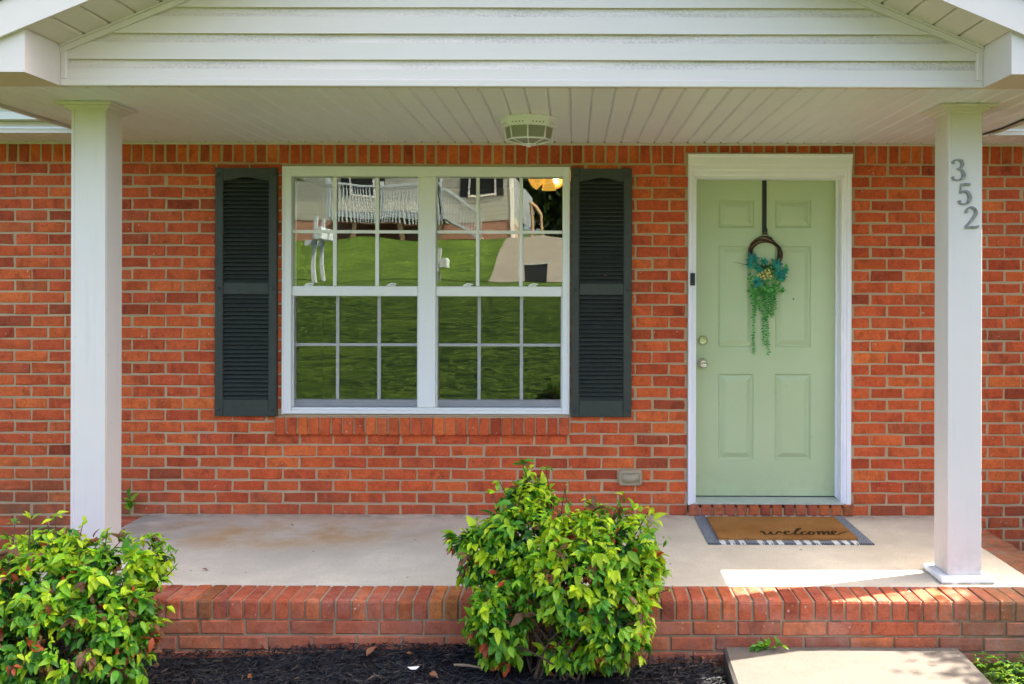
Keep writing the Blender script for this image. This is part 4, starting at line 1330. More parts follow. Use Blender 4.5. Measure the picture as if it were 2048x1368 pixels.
for k, p in enumerate(sp_):
    a = sp_[max(k - 1, 0)]; b_ = sp_[min(k + 1, len(sp_) - 1)]
    to = lambda q: Vector((tx0 + (tx1 - tx0) * q[0] + .02 * q[1], ty0 + th_ * q[1]))
    d_ = to(b_) - to(a); d_ = d_.normalized() if d_.length > 1e-9 else Vector((1, 0))
    wd = .0036 + .0042 * abs(d_.y) * (1 if d_.y < 0 else .5)
    n_ = Vector((-d_.y, d_.x)); c = to(p); zz = .0232 + .0000035 * k
    L_.append((*(c + n_ * wd), zz)); R_.append((*(c - n_ * wd), zz))
i = len(w_.v); n = len(L_); w_.v += L_ + R_
for k in range(n - 1): w_.face([i + n + k, i + n + k + 1, i + k + 1, i + k])
w_.build('lettering', simple('black_ink', (.045, .028, .013), .95, .2, 50, 0, 60, .05), mat_o, fix=False)

# ------------------------------------------------------------------ leaf shapes shared by all foliage
def leaf_geo(curl, fold, wid, wave=0.0):
    v = [(0, 0, 0)]; st = [(.18, .62), (.42, 1.0), (.70, .72)]
    for t, w in st:
        z = -curl * t * t
        for s in (-1, 0, 1): v.append((s * w * wid / 2, t, z + abs(s) * fold * w * wid + wave * s * math.sin(t * 9)))
    v.append((0, 1, -curl))
    f = [(0, 2, 1), (0, 3, 2)]
    for q in range(2):
        b = 1 + q * 3
        f += [(b, b + 1, b + 4, b + 3), (b + 1, b + 2, b + 5, b + 4)]
    f += [(7, 8, 10), (8, 9, 10)]
    return np.array(v), f
LG = [leaf_geo(.18, .25, .50), leaf_geo(.38, .18, .46, .02), leaf_geo(.05, .30, .42), leaf_geo(.55, .22, .52, .03)]
LEAF_ME = {}
def leaf_mesh(g_, c_):
    if (g_, c_) not in LEAF_ME:
        me = bpy.data.meshes.new('leaf'); v, f = LG[g_]; me.from_pydata(v.tolist(), [], f); me.materials.append(LEAF[c_])
        me.polygons.foreach_set('use_smooth', [True] * len(me.polygons)); LEAF_ME[(g_, c_)] = me
    return LEAF_ME[(g_, c_)]
def frame(dirv, up):
    y = dirv.normalized(); x = y.cross(up)
    x = x.normalized() if x.length > 1e-5 else y.orthogonal().normalized()
    z = x.cross(y); return Matrix((x, y, z)).transposed()
def leaves_join(name, items, parent, mats=None, kind='stuff'):
    """items: (matrix3, loc, scale, geo, colour)"""
    V = []; Fc = []; mi = []
    for R, loc, s, g_, c_ in items:
        v, f = LG[g_]; i = len(V)
        vv = (v * s) @ np.array(R).T + np.array(loc)
        V.extend(vv.tolist()); Fc.extend([tuple(i + k for k in q) for q in f]); mi.extend([c_] * len(f))
    me = bpy.data.meshes.new(name); org = ORG[parent.name] if parent else Vector((0, 0, 0))
    me.from_pydata((np.array(V) - np.array(org)).tolist(), [], Fc)
    for m_ in (mats or LEAF): me.materials.append(m_)
    me.polygons.foreach_set('material_index', mi); me.polygons.foreach_set('use_smooth', [True] * len(me.polygons)); me.update()
    o = link(name, me, org, parent)
    if kind: o['kind'] = kind
    return o

# ------------------------------------------------------------------ shrubs
def shrub(name, label, blobs, base, n_cl, seed, yc, tops, singles=300, colour=None):
    """blobs: (px, py, rx, ry, dy) ellipsoids given in photo pixels at depth yc+dy, converted once to world metres"""
    rg = random.Random(seed)
    root = empty(name, base); tag(root, label, 'shrub', 'shrubs in the front bed')
    E = []
    for (px, py, rx, ry, dy) in blobs:
        c = P(px, py, yc + dy); k = (yc + dy) / F
        E.append((c, Vector((rx * k, min(rx, ry * 1.2) * k * .82, ry * k))))
    tot = sum(e[1].x * e[1].z for e in E)
    items = []
    def inside(p, skip):
        best = 9
        for q, (c, r_) in enumerate(E):
            if q == skip: continue
            d_ = Vector(((p.x - c.x) / r_.x, (p.y - c.y) / r_.y, (p.z - c.z) / r_.z)).length
            best = min(best, d_)
        return best
    tips = []
    while len(tips) < n_cl:
        q = rg.choices(range(len(E)), [e[1].x * e[1].z for e in E])[0]
        c, r_ = E[q]
        u = Vector((rg.gauss(0, 1), rg.gauss(0, 1), rg.gauss(0, 1))).normalized()
        rad = rg.uniform(.50, 1.0) * (1 + .13 * math.sin(u.x * 5 + q * 1.7) * math.sin(u.z * 6 + q) + (rg.random() < .06) * .14)
        p = c + Vector((u.x * r_.x, u.y * r_.y, u.z * r_.z)) * rad
        ins = inside(p, q)
        if ins < .55: continue
        if p.y > YF - 0.03 and p.z < 0.05: continue
        if p.z < -0.22 or p.y > 4.72: continue
        if p.y > YF + 0.05 and p.z < 0.10: continue
        n_ = Vector((u.x / r_.x, u.y / r_.y, u.z / r_.z)).normalized()
        tips.append((p, n_, rad))
    for px, py, dy in tops:
        p = P(px, py, yc + dy); tips.append((p, Vector((rg.uniform(-.3, .3), -.2, 1)).normalized(), 1.1))
    for p, n_, rad in tips:
        hgt = (p.z - base[2])
        outer = rad > .86
        x_ = rg.random()
        if colour: cc = colour(p, n_, rad, rg)
        else: cc = 1
        nl = rg.randint(3, 6)
        size = rg.choice((rg.uniform(.020, .036), rg.uniform(.032, .050), rg.uniform(.044, .066))) * (1.0 if rad > .8 else 1.1)
        for k in range(nl):
            dv = (n_ * rg.uniform(.3, .9) + Vector((rg.gauss(0, .6), rg.gauss(0, .6), rg.gauss(-.42, .45)))).normalized()
            up = (n_ * .5 + Vector((rg.gauss(0, .3), rg.gauss(-.15, .3), .8))).normalized()
            c2 = cc
            if rg.random() < .25: c2 = min(3, max(0, cc + rg.choice((-1, 1)))) if cc < 4 else rg.choice((2, 5))
            if rg.random() < .012: c2 = rg.choice((4, 5))
            items.append((frame(dv, up), p + Vector((rg.uniform(-.012, .012), rg.uniform(-.012, .012), rg.uniform(-.012, .012))),
                          size * rg.uniform(.7, 1.15), rg.randrange(4), c2))
    # nearest leaves in view become parts of their own
    def vis(it):
        p = it[1]; px = VX + p.x * F / p.y; py = VY - (p.z - CZ) * F / p.y
        return 0 < px < 2048 and 0 < py < 1368
    order = sorted([k for k, it in enumerate(items) if vis(it)], key=lambda k: items[k][1].y)
    # spread over the visible face: bin and take nearest of each bin in turn
    bins = {}
    for k in order:
        p = items[k][1]; key = (int(p.x / .05), int(p.z / .05)); bins.setdefault(key, []).append(k)
    sel = []; lvl = 0
    while len(sel) < singles and lvl < 40:
        for key in bins:
            if lvl < len(bins[key]) and len(sel) < singles: sel.append(bins[key][lvl])
        lvl += 1
    ss = set(sel)
    for k in sel:
        R, loc, s, g_, c_ = items[k]
        o = link('leaf', leaf_mesh(g_, c_), loc, root)
        o.rotation_euler = R.to_euler(); o.scale = (s, s, s)
    leaves_join('foliage', [it for k, it in enumerate(items) if k not in ss], root)
    # stems from the base to many tips
    sm = MB(); b0 = Vector(base)
    for p, n_, rad in rg.sample(tips, min(34, len(tips))) + tips[-len(tops):]:
        s0 = b0 + Vector((rg.uniform(-.16, .16), rg.uniform(-.08, .08), -.02))
        m1 = s0.lerp(p, .45) + Vector((rg.uniform(-.05, .05), rg.uniform(-.04, .04), .05))
        if m1.y > YF - .02 and m1.z < .03: m1.y = YF - .03
        sm.tube(catmull([tuple(s0), tuple(m1), tuple(p)], 4), [.006, .0055, .005, .0045, .004, .0035, .003, .0025, .002], 5, cap=False)
    sm.build('stems', M['stem'], root, fix=False)
    return root
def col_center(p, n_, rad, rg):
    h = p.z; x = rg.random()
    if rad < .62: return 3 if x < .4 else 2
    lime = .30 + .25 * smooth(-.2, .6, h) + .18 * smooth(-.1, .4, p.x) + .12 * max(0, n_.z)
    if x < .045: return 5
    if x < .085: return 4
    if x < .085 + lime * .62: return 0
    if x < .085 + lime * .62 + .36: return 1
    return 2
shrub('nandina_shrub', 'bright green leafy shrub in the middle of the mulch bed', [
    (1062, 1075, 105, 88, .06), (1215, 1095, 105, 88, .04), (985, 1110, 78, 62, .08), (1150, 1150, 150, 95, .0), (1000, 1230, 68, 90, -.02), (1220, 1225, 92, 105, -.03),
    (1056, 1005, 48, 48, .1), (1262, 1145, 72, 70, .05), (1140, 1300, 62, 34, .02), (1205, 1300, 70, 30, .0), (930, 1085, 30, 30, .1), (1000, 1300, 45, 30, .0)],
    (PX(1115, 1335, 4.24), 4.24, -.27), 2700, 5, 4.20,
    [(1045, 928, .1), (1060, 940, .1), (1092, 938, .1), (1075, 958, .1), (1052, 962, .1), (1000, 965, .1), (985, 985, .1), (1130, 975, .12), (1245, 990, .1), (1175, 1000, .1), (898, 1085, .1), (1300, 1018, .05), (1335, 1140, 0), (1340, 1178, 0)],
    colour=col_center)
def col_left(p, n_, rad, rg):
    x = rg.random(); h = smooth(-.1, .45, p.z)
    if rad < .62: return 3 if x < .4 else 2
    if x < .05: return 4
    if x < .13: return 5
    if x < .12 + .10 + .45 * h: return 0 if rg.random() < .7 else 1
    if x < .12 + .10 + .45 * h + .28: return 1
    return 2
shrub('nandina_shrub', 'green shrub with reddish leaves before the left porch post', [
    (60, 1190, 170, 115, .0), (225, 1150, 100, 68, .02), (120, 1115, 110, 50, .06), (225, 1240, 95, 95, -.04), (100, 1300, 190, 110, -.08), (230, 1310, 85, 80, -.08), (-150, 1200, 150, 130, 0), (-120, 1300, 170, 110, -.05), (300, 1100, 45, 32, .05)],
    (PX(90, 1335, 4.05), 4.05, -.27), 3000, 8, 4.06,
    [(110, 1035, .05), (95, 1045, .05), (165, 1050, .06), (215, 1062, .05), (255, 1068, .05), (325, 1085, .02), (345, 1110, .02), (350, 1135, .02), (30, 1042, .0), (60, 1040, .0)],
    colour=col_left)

# tall shrub standing off to the right, throws the dappled shade on the porch corner
def leafy_tree(name, label, cat, base, h, crown, n, seed, ls, cols, group=None):
    rg = random.Random(seed); root = empty(name, base); tag(root, label, cat, group)
    b = Vector(base); tk = MB()
    top = b + Vector((rg.uniform(-.1, .1) * h * .2, 0, h * .6))
    tk.tube(catmull([tuple(b - Vector((0, 0, .1))), tuple(b + Vector((.02 * h, 0, h * .3))), tuple(top)], 4), [h * .022 * (1 - .07 * k) for k in range(9)], 8)
    for k in range(7):
        a = rg.uniform(0, 6.28); s = b.lerp(top, rg.uniform(.45, 1)); c, r_ = rg.choice(crown)
        e = Vector(c) + Vector((math.cos(a), math.sin(a), rg.uniform(-.2, .6))) * min(r_) * .7
        tk.tube([s, s.lerp(e, .5) + Vector((0, 0, .05 * h)), e], [h * .010, h * .007, h * .003], 6)
    tk.build('trunk', M['stem'], root, fix=False)
    items = []
    for k in range(n):
        c, r_ = rg.choices(crown, [q[1][0] * q[1][2] for q in crown])[0]
        u = Vector((rg.gauss(0, 1), rg.gauss(0, 1), rg.gauss(0, 1))).normalized() * rg.uniform(.45, 1.05)
        p = Vector(c) + Vector((u.x * r_[0], u.y * r_[1], u.z * r_[2]))
        for q in range(3):
            dv = Vector((rg.gauss(0, 1), rg.gauss(0, 1), rg.gauss(-.3, .6))).normalized()
            items.append((frame(dv, Vector((rg.gauss(0, .4), rg.gauss(0, .4), 1))), p + Vector((rg.gauss(0, ls), rg.gauss(0, ls), rg.gauss(0, ls))), ls * rg.uniform(.7, 1.3), rg.randrange(4), rg.choice(cols)))
    leaves_join('crown', items, root)
    return root
leafy_tree('ornamental_tree', 'slender leafy tree to the right of the porch', 'tree', (4.6, 5.05, -.285), 4.2,
           [((3.88, 5.25, 2.15), (.32, .40, .40)), ((4.1, 5.2, 2.5), (.45, .5, .4)), ((4.3, 5.2, 1.9), (.4, .4, .4)), ((4.75, 5.3, 2.9), (.6, .8, .5)), ((4.7, 4.7, 2.1), (.6, .6, .7)), ((4.6, 4.2, 1.5), (.6, .5, .6)), ((5.3, 5.0, 3.6), (.8, 1.4, .8)), ((5.4, 3.9, 2.8), (.9, 1.0, .9)), ((5.4, 6.0, 2.6), (.8, .9, .9))], 4200, 31, .09, (1, 2, 2, 3))

# ------------------------------------------------------------------ mulch bed
mz = lambda x, y: -.264 + .022 * math.sin(x * 3.1 + 1.0) * math.sin(y * 4.0) + .016 * smooth(4.25, 4.45, y) + .02 * smooth(.2, -.2, x) - 0.012 * smooth(.3, .7, x)
bed = MB(); bxs = [-4.4 + .12 * i for i in range(43)]; bys = [2.95 + .12 * j for j in range(13)]
for y in bys:
    for x in bxs:
        xx = min(x, walk_x(y, -1) - .004)
        bed.v.append((xx, min(y, YF + .004), mz(xx, y) if y > 3.0 else -.30))
nb = len(bxs)
for j in range(len(bys) - 1):
    for i in range(nb - 1): bed.face((j * nb + i, j * nb + i + 1, (j + 1) * nb + i + 1, (j + 1) * nb + i))
bed_o = struct(bed.build('mulch_bed', M['soil'], smooth=True, org=(-1.8, 4, -.28)), 'black planting bed along the porch front')
rg = random.Random(77)
V, Fc = [], []
def chip(x, y, z, L, w, yaw, pit, bend):
    ca, sa = math.cos(yaw), math.sin(yaw); i = len(V)
    for (t, ww) in ((-.5, .35), (-.1, 1), (.25, .9), (.5, .3)):
        lx = L * t; lz = z + math.sin(pit) * lx + bend * (t * t) * L
        for s in (-1, 1): V.append((x + ca * lx - sa * s * w * ww / 2, y + sa * lx + ca * s * w * ww / 2, lz))
        V.append((x + ca * lx, y + sa * lx, lz + w * .45 * ww))
    for q in range(3):
        b = i + q * 3
        Fc.extend([(b, b + 2, b + 5, b + 3), (b + 2, b + 1, b + 4, b + 5)])
for k in range(15000):
    y = rg.uniform(3.9, YF - .01) if rg.random() < .8 else rg.uniform(3.1, 3.9); x = rg.uniform(-3.6, .68)
    if x > walk_x(y, -1) - .02: continue
    chip(x, y, mz(x, y) + rg.uniform(.0, .016), rg.uniform(.018, .062), rg.uniform(.003, .0085), rg.uniform(0, 6.28), rg.gauss(0, .28), rg.uniform(-.2, .3))
me = bpy.data.meshes.new('mulch'); me.from_pydata(V, [], Fc); me.materials.append(M['mulch'])
mu = link('mulch', me, (0, 0, 0)); tag(mu, 'black shredded wood mulch along the porch', 'mulch', kind='stuff')

# fallen leaves, twig, scrap
DRY = leaf_mat('dry_leaf', (0.30, 0.12, 0.05), .15); TAN = simple('pale_twig', (.30, .2, .12), .9, .3, 60)
for k, (px, py, s, lab) in enumerate(((270, 1318, .06, 'curled brown dead leaf on mulch beside the left shrub'), (325, 1312, .055, 'dead leaf touching the brick wall near the left shrub'),
        (318, 1335, .05, 'dry leaf flat on mulch right of the left shrub'), (733, 1333, .06, 'upright rust brown dead leaf in the open mulch'), (812, 1330, .035, 'small dead leaf near the middle shrub'),
        (495, 1366, .045, 'dead leaf at the bottom edge of the mulch'), (1405, 1317, .05, 'pinkish dead leaf on mulch beside the walkway'), (860, 1362, .05, 'dead leaf below the white paper scrap'), (1093, 1352, .04, 'tiny dead leaf in front of the middle shrub'))):
    dd = (CZ + .250) * F / (py - VY); dd = min(dd, YF - .03)
    p = Vector((PX(px, py, dd), dd, mz(PX(px, py, dd), dd) + .016))
    v, f = LG[3]; mb = MB(); yaw = rg.uniform(0, 6.28); R = frame(Vector((math.cos(yaw), math.sin(yaw), .25 if k != 3 else 1.2)), Vector((rg.gauss(0, .3), -.5, 1)))
    vv = (v * s) @ np.array(R).T + np.array(p); mb.v = [tuple(q) for q in vv.tolist()]; mb.f = list(f); mb.m = [0] * len(f)
    tag(mb.build('dead_leaf', DRY, smooth=True, fix=False), lab, 'leaf', 'dead leaves on the mulch')
dd = (CZ + .245) * F / (1346 - VY)
tw = MB(); a = Vector((PX(908, 1341, dd), dd, 0)); b_ = Vector((PX(965, 1350, dd), dd - .02, 0)); a.z = mz(a.x, a.y) + .022; b_.z = mz(b_.x, b_.y) + .024
tw.tube([a, a.lerp(b_, .5) + Vector((0, 0, .004)), b_], [.0055, .006, .004], 6); tag(tw.build('twig', TAN), 'pale broken twig lying on mulch left of middle shrub', 'twig')
dd = (CZ + .245) * F / (1357 - VY)
c = Vector((PX(827, 1357, dd), dd, 0)); c.z = mz(c.x, c.y) + .024
sc_ = MB(); sc_.v = [(c.x - .026, c.y, c.z + .006), (c.x - .01, c.y - .012, c.z + .001), (c.x + .012, c.y - .010, c.z), (c.x + .026, c.y + .004, c.z + .008), (c.x + .004, c.y + .010, c.z + .004),
               (c.x - .026, c.y, c.z + .0075), (c.x - .01, c.y - .012, c.z + .0025), (c.x + .012, c.y - .010, c.z + .0015), (c.x + .026, c.y + .004, c.z + .0095), (c.x + .004, c.y + .010, c.z + .0055)]
for q in ((0, 1, 4), (1, 2, 4), (2, 3, 4), (5, 9, 6), (6, 9, 7), (7, 9, 8)): sc_.face(q)
for k in range(5): sc_.face([k, (k + 1) % 5, 5 + (k + 1) % 5, 5 + k])
tag(sc_.build('paper_scrap', simple('paper_white', (.75, .75, .74), .7)), 'small white paper scrap on the black mulch', 'litter')

# small litter on the porch floor
for k, (px, py, s_, lab) in enumerate(((580, 1053, .030, 'small dark dry leaf fragment on the porch floor below the window'), (404, 1144, .034, 'brown dry leaf fragment on the porch floor near the left shrub'),
        (1598, 1072 + 28, .022, 'tiny dry leaf fragment on the porch floor before the doormat'), (1742, 1040, .03, 'dry grass curl on the porch floor beside the rug'))):
    dd = CZ * F / (py - VY); c = Vector((PX(px, py, dd), dd, .002)); v, f = LG[k % 4]; mb = MB()
    R_ = frame(Vector((1, .2 * k - .3, .08)), Vector((.1, -.1, 1))); vv = (v * s_) @ np.array(R_).T; vv[:, 2] -= vv[:, 2].min(); vv = vv + np.array(c)
    mb.v = [tuple(q) for q in vv.tolist()]; mb.f = list(f); mb.m = [0] * len(f)
    tag(mb.build('leaf_fragment', DRY if k % 2 else TAN, smooth=True, fix=False), lab, 'leaf', 'dry fragments on the porch floor')

# weeds
def weed(name, label, base, stems, cols, ls, seed, spread, hgt):
    rg = random.Random(seed); root = empty(name, base); tag(root, label, 'weed'); sm = MB(); items = []
    for k in range(stems):
        a = rg.uniform(0, 6.28); b = Vector(base)
        tip = b + Vector((math.cos(a) * spread * rg.uniform(.3, 1), math.sin(a) * spread * .4 * rg.uniform(.3, 1) - .01, hgt * rg.uniform(.5, 1)))
        sm.tube([b, b.lerp(tip, .5) + Vector((0, 0, .01)), tip], [.002, .0016, .001], 5)
        for q in range(4):
            p = b.lerp(tip, .4 + .2 * q); dv = (tip - b).normalized() * .5 + Vector((rg.gauss(0, .6), rg.gauss(-.2, .4), rg.gauss(0.1, .3)))
            items.append((frame(dv, Vector((0, -.5, 1))), p, ls * rg.uniform(.7, 1.2), rg.randrange(4), rg.choice(cols)))
    sm.build('stems', LEAF[2], root, fix=False); leaves_join('leaves', items, root, kind=None)
dd = 4.41
weed('weed', 'low green weed growing between the walkway and porch brick', (PX(1535, 1292, dd), dd, -.213), 5, (1, 2), .042, 3, .07, .03)
weed('weed', 'thin upright weed in the wall corner behind the left post', (PX(259, 1028, 6.05), 6.05, .0), 3, (1, 2), .055, 4, .03, .15)
# ground cover right of the walkway
items = []; rg = random.Random(13)
for k in range(1500):
    y = rg.uniform(3.6, YF - .015); x = rg.uniform(walk_x(y, 1) + .05, 3.0)
    if rg.random() < .5 * smooth(.25, 0, x - walk_x(y, 1)): continue
    h = rg.uniform(.0, .05); a0 = rg.uniform(0, 6.28)
    for q in range(3):
        a = a0 + q * 2.1; items.append((frame(Vector((math.cos(a), math.sin(a), .1)), Vector((rg.gauss(0, .2), rg.gauss(-.2, .2), 1))), Vector((x, y, -.28 + h)), rg.uniform(.014, .026), rg.randrange(4), rg.choice((0, 1, 1, 2, 2, 3))))
gc = leaves_join('ground_cover', items, None); tag(gc, 'low clover ground cover right of the walkway', 'ground cover', kind='stuff')

# ------------------------------------------------------------------ wreath on the door
WC = P(1530, 508, DY - .02)
wr = empty('wreath', WC); tag(wr, 'grapevine wreath with teal flowers and trailing greenery on the green door', 'wreath')
kp = (DY - .02) / F
hg = MB(); hx = PX(1528.5, 420, DY)
hg.bbox(hx - .0145, hx + .0145, DY - .0065, DY - .002, PZ(1528, 468, DY), dZ1 - .004, .001)
hg.bbox(hx - .013, hx + .017, DY - .022, DY - .0065, PZ(1528, 469, DY), PZ(1528, 457, DY), .002)
tag(hg.build('wreath_hanger', M['black']), 'black over-door strap holding the wreath', 'hanger')
VINE = simple('dark_grapevine', (.045, .026, .015), .9, .4, 80, .5, 200); VIN2 = simple('tan_grapevine', (.22, .13, .075), .85, .3, 80)
rg = random.Random(41)
ring = MB()
for k in range(11):
    r0 = .100 + rg.uniform(-.013, .010); ph = rg.uniform(0, 6.28); a0 = rg.uniform(0, 6.28); span = rg.uniform(4.2, 6.6)
    pts = []
    for q in range(33):
        a = a0 + span * q / 32
        rr_ = r0 + .008 * math.sin(a * 2 + ph) ; pts.append(WC + Vector((rr_ * math.sin(a), .008 * math.cos(a * 3 + ph), rr_ * math.cos(a))))
    ring.tube(pts, rg.uniform(.0035, .006), 6, 1 if k % 4 == 1 else 0)
ring.build('vine_ring', [VINE, VIN2], wr, smooth=True, fix=False)
lp = MB(); lp.tube([WC + Vector((.018 * math.sin(a), -.004, .122 + .018 * math.cos(a))) for a in [2 * math.pi * k / 16 for k in range(17)]], .0025, 6); lp.build('hanging_loop', VIN2, wr)
TEAL = [leaf_mat('teal_petal', (.03, .32, .22), .2), leaf_mat('blue_teal_petal', (.015, .22, .22), .2), leaf_mat('wreath_green', (.10, .40, .06), .3), leaf_mat('wreath_pale_green', (.17, .52, .12), .3), leaf_mat('wreath_deep', (.045, .28, .07), .3)]
def wp(px, py, dy=0): return P(px, py, DY - .035 + dy)
for k, (px, py, r_) in enumerate(((1506, 518, 17), (1500, 530, 13), (1517, 537, 15), (1515, 562, 18), (1528, 523, 13), (1553, 528, 18), (1556, 545, 17), (1564, 555, 15), (1570, 541, 13))):
    c = wp(px, py, -.01); items = []
    for ring_i in range(2):
        for q in range(6):
            a = q * 1.047 + ring_i * .5 + rg.uniform(-.2, .2); dv = Vector((math.cos(a), -.35 - .5 * ring_i, math.sin(a)))
            items.append((frame(dv, Vector((0, -1, 0))), c, r_ * .8 * kp * (1 - .25 * ring_i) * rg.uniform(.8, 1.1), rg.choice((0, 3)), 0 if rg.random() < .6 else 1))
    leaves_join('teal_flower', items, wr, TEAL, None)
YEL = simple('cream_berry', (.72, .58, .20), .5, .15)
for (px, py) in ((1520, 549), (1525, 545), (1531, 541), (1527, 552), (1535, 551), (1539, 546), (1542, 552), (1522, 554), (1534, 546), (1515, 551), (1530, 557), (1538, 540)):
    s_ = MB(); s_.lathe([(.0015, -.0085), (.006, -.006), (.0085, 0), (.006, .006), (.0015, .0085)], wp(px, py, -.022), 'y', 10); s_.build('berry', YEL, wr, smooth=True)
items = []
for k in range(260):
    px = rg.gauss(1531, 20); py = rg.uniform(515, 590); px += (py - 550) * .05
    if math.hypot(px - 1530, py - 505) < 27: continue
    if not 1494 < px < 1574: continue
    dv = Vector((rg.gauss(0, .8), rg.gauss(-.4, .3), rg.gauss(-.35, .6))); items.append((frame(dv, Vector((0, -1, .2))), wp(px, py, rg.uniform(-.01, .02)), rg.uniform(.018, .034), rg.randrange(4), rg.choice((2, 3, 4, 2))))
leaves_join('greenery', items, wr, TEAL, None)
def strand(px, y0, y1, wob, n, s, jx=1.0):
    sm = MB(); it = []; pts = []
    for q in range(n + 1):
        t = q / n; x_ = px + wob * math.sin(t * 6 + px); p = wp(x_, y0 + (y1 - y0) * t, .012 + .006 * math.sin(t * 9 + px)); pts.append(p)
        for s2 in (-1, 1):
            dv = Vector((s2 * rg.uniform(.5, 1), rg.gauss(-.3, .3), rg.gauss(-.2, .4))); it.append((frame(dv, Vector((0, -1, .3))), p, s * rg.uniform(.7, 1.15), rg.randrange(4), rg.choice((2, 3, 4, 4))))
    return pts, it
for (px, y0, y1) in ((1508, 570, 707), (1505, 560, 640), (1535, 575, 708), (1528, 570, 690), (1515, 575, 612), (1521, 575, 622), (1543, 575, 632), (1549, 572, 618), (1539, 580, 628), (1511, 580, 616), (1530, 575, 640), (1546, 570, 630), (1524, 575, 610), (1551, 565, 600)):
    pts, it = strand(px, y0, y1, 1.6, max(8, int((y1 - y0) / 3.6)), .0165)
    v = leaves_join('trailing_vine', it, wr, TEAL, None)
    sm = MB(); sm.tube(pts, .0012, 4); sm.build('vine_stem', TEAL[2], v, fix=False)
tg = MB(); tg.tube([wp(1500, 532), wp(1485, 528), wp(1466, 524, -.005)], [.0018, .0013, .0006], 5)
for (a_, b2) in (((1490, 529), (1478, 533)), ((1483, 528), (1474, 522)), ((1565, 575), (1577, 585)), ((1560, 510), (1572, 500)), ((1555, 500), (1566, 488))): tg.tube([wp(*a_), wp(*b2)], [.001, .0005], 4)
tg.build('fine_twig', VINE, wr, fix=False)

# ------------------------------------------------------------------ lamp inside the room
AMB = NT('amber_glass_shade'); AMB.b.inputs['Emission Color'].default_value = (1.0, .48, .07, 1); AMB.b.inputs['Emission Strength'].default_value = .11; AMB.fin((.8, .42, .08), .3)
BULB = emit('lit_bulb', (1.0, .86, .62), 1.6)
LY_ = 8.2
ch = empty('pendant_lamp', P(1092, 350, LY_)); tag(ch, 'amber glass pendant lamp glowing inside the window', 'lamp')
stem_ = MB(); c0 = P(1093, 345, LY_); stem_.tube([c0, Vector((c0.x, c0.y, RZ1 - .004))], .02, 8); stem_.lathe([(.07, 0), (.07, -.02), (.02, -.03)], (c0.x, c0.y, RZ1 - .004), 'z', 14); stem_.build('stem', VIN2, ch)
for (px, py, dv, bulb) in ((1073, 362, Vector((-.75, -.3, -.6)), False), (1098, 371, Vector((.0, .2, -1)), False), (1111, 361, Vector((.25, -.8, -.55)), True), (1135, 352, Vector((.8, .2, -.6)), False)):
    tip = P(px, py, LY_); R = dv.normalized().to_track_quat('Z', 'Y').to_matrix()
    mb = MB(); mb.lathe([(.02, -.075), (.038, -.06), (.052, -.02), (.062, .04), (.060, .041), (.05, -.015), (.018, -.06)], (0, 0, 0), 'z', 16)
    mb.v = [tuple(R @ Vector(q) + tip) for q in mb.v]; s_ = mb.build('glass_shade', AMB.mat, ch, smooth=True, fix=False)
    mb = MB(); mb.lathe([(.008, -.05), (.02, -.03), (.027, 0), (.02, .02), (.004, .028)], (0, 0, 0), 'z', 12); mb.v = [tuple(R @ Vector(q) + tip) for q in mb.v]
    mb.build('bulb', BULB if bulb else AMB.mat, ch, smooth=True, fix=False)

# ------------------------------------------------------------------ across the street (mirrored in the window)
VIRT = 2 * (YW + 0.037)
def RX(px, D): return (px - VX) * D / F
def RZ(py, D): return CZ + (VY + 16 - py) * D / F
def RP_(px, py, D): return Vector((RX(px, D), VIRT - D, RZ(py, D)))
D = 40.5; HY = VIRT - D
hx0, hx1 = -13.5, RX(1022, D)
hz0 = ground_z(0, HY) - .05; hzb = RZ(447, D); hzt = 7.3
nb_ = empty('neighbour_house', ((hx0 + hx1) / 2, HY - 4, hz0)); tag(nb_, 'beige sided house with white deck railings mirrored in the window glass', 'house')
LAP = NT('beige_lap_siding'); s_ = LAP.sep(LAP.pos()); fr_ = LAP.math('FRACT', LAP.math('MULTIPLY', s_[2], 5.0))
LAP.bump(fr_, .6, .03); LAP.fin(LAP.mix(LAP.map(fr_, 0, .12), (.16, .145, .12), (.38, .345, .28)), .6)
NBR = NT('neighbour_brick'); bt = NBR.n('ShaderNodeTexBrick'); mp = NBR.n('ShaderNodeMapping'); mp.inputs['Rotation'].default_value = (math.pi / 2, 0, 0)
NBR.l(NBR.pos(), mp.inputs[0]); NBR.l(mp.outputs[0], bt.inputs[0]); bt.inputs['Scale'].default_value = 4.0
bt.inputs['Color1'].default_value = (.30, .12, .07, 1); bt.inputs['Color2'].default_value = (.22, .09, .06, 1); bt.inputs['Mortar'].default_value = (.36, .28, .22, 1); bt.inputs['Mortar Size'].default_value = .015
NBR.fin(bt.outputs[0], .9)
mb = MB(); mb.box(hx0, hx1, HY - 8, HY, hzb, hzt); mb.build('siding_wall', LAP.mat, nb_)
mb = MB(); mb.box(hx0 + .02, hx1 - .02, HY - 7.98, HY - .02, hz0, hzb); mb.build('foundation', NBR.mat, nb_)
mb = MB(); mb.prism([(HY + .5, hzt - .1), (HY - 4, hzt + 2), (HY - 8.5, hzt - .1)], 'x', hx0 - .4, hx1 + .4); mb.build('roof', M['shingle'], nb_)
for cx_ in (hx0, hx1):
    mb = MB(); mb.box(cx_ - .1, cx_ + .1, HY - .1, HY + .05, hz0, hzt - .12); mb.build('corner_board', M['vinyl'], nb_)
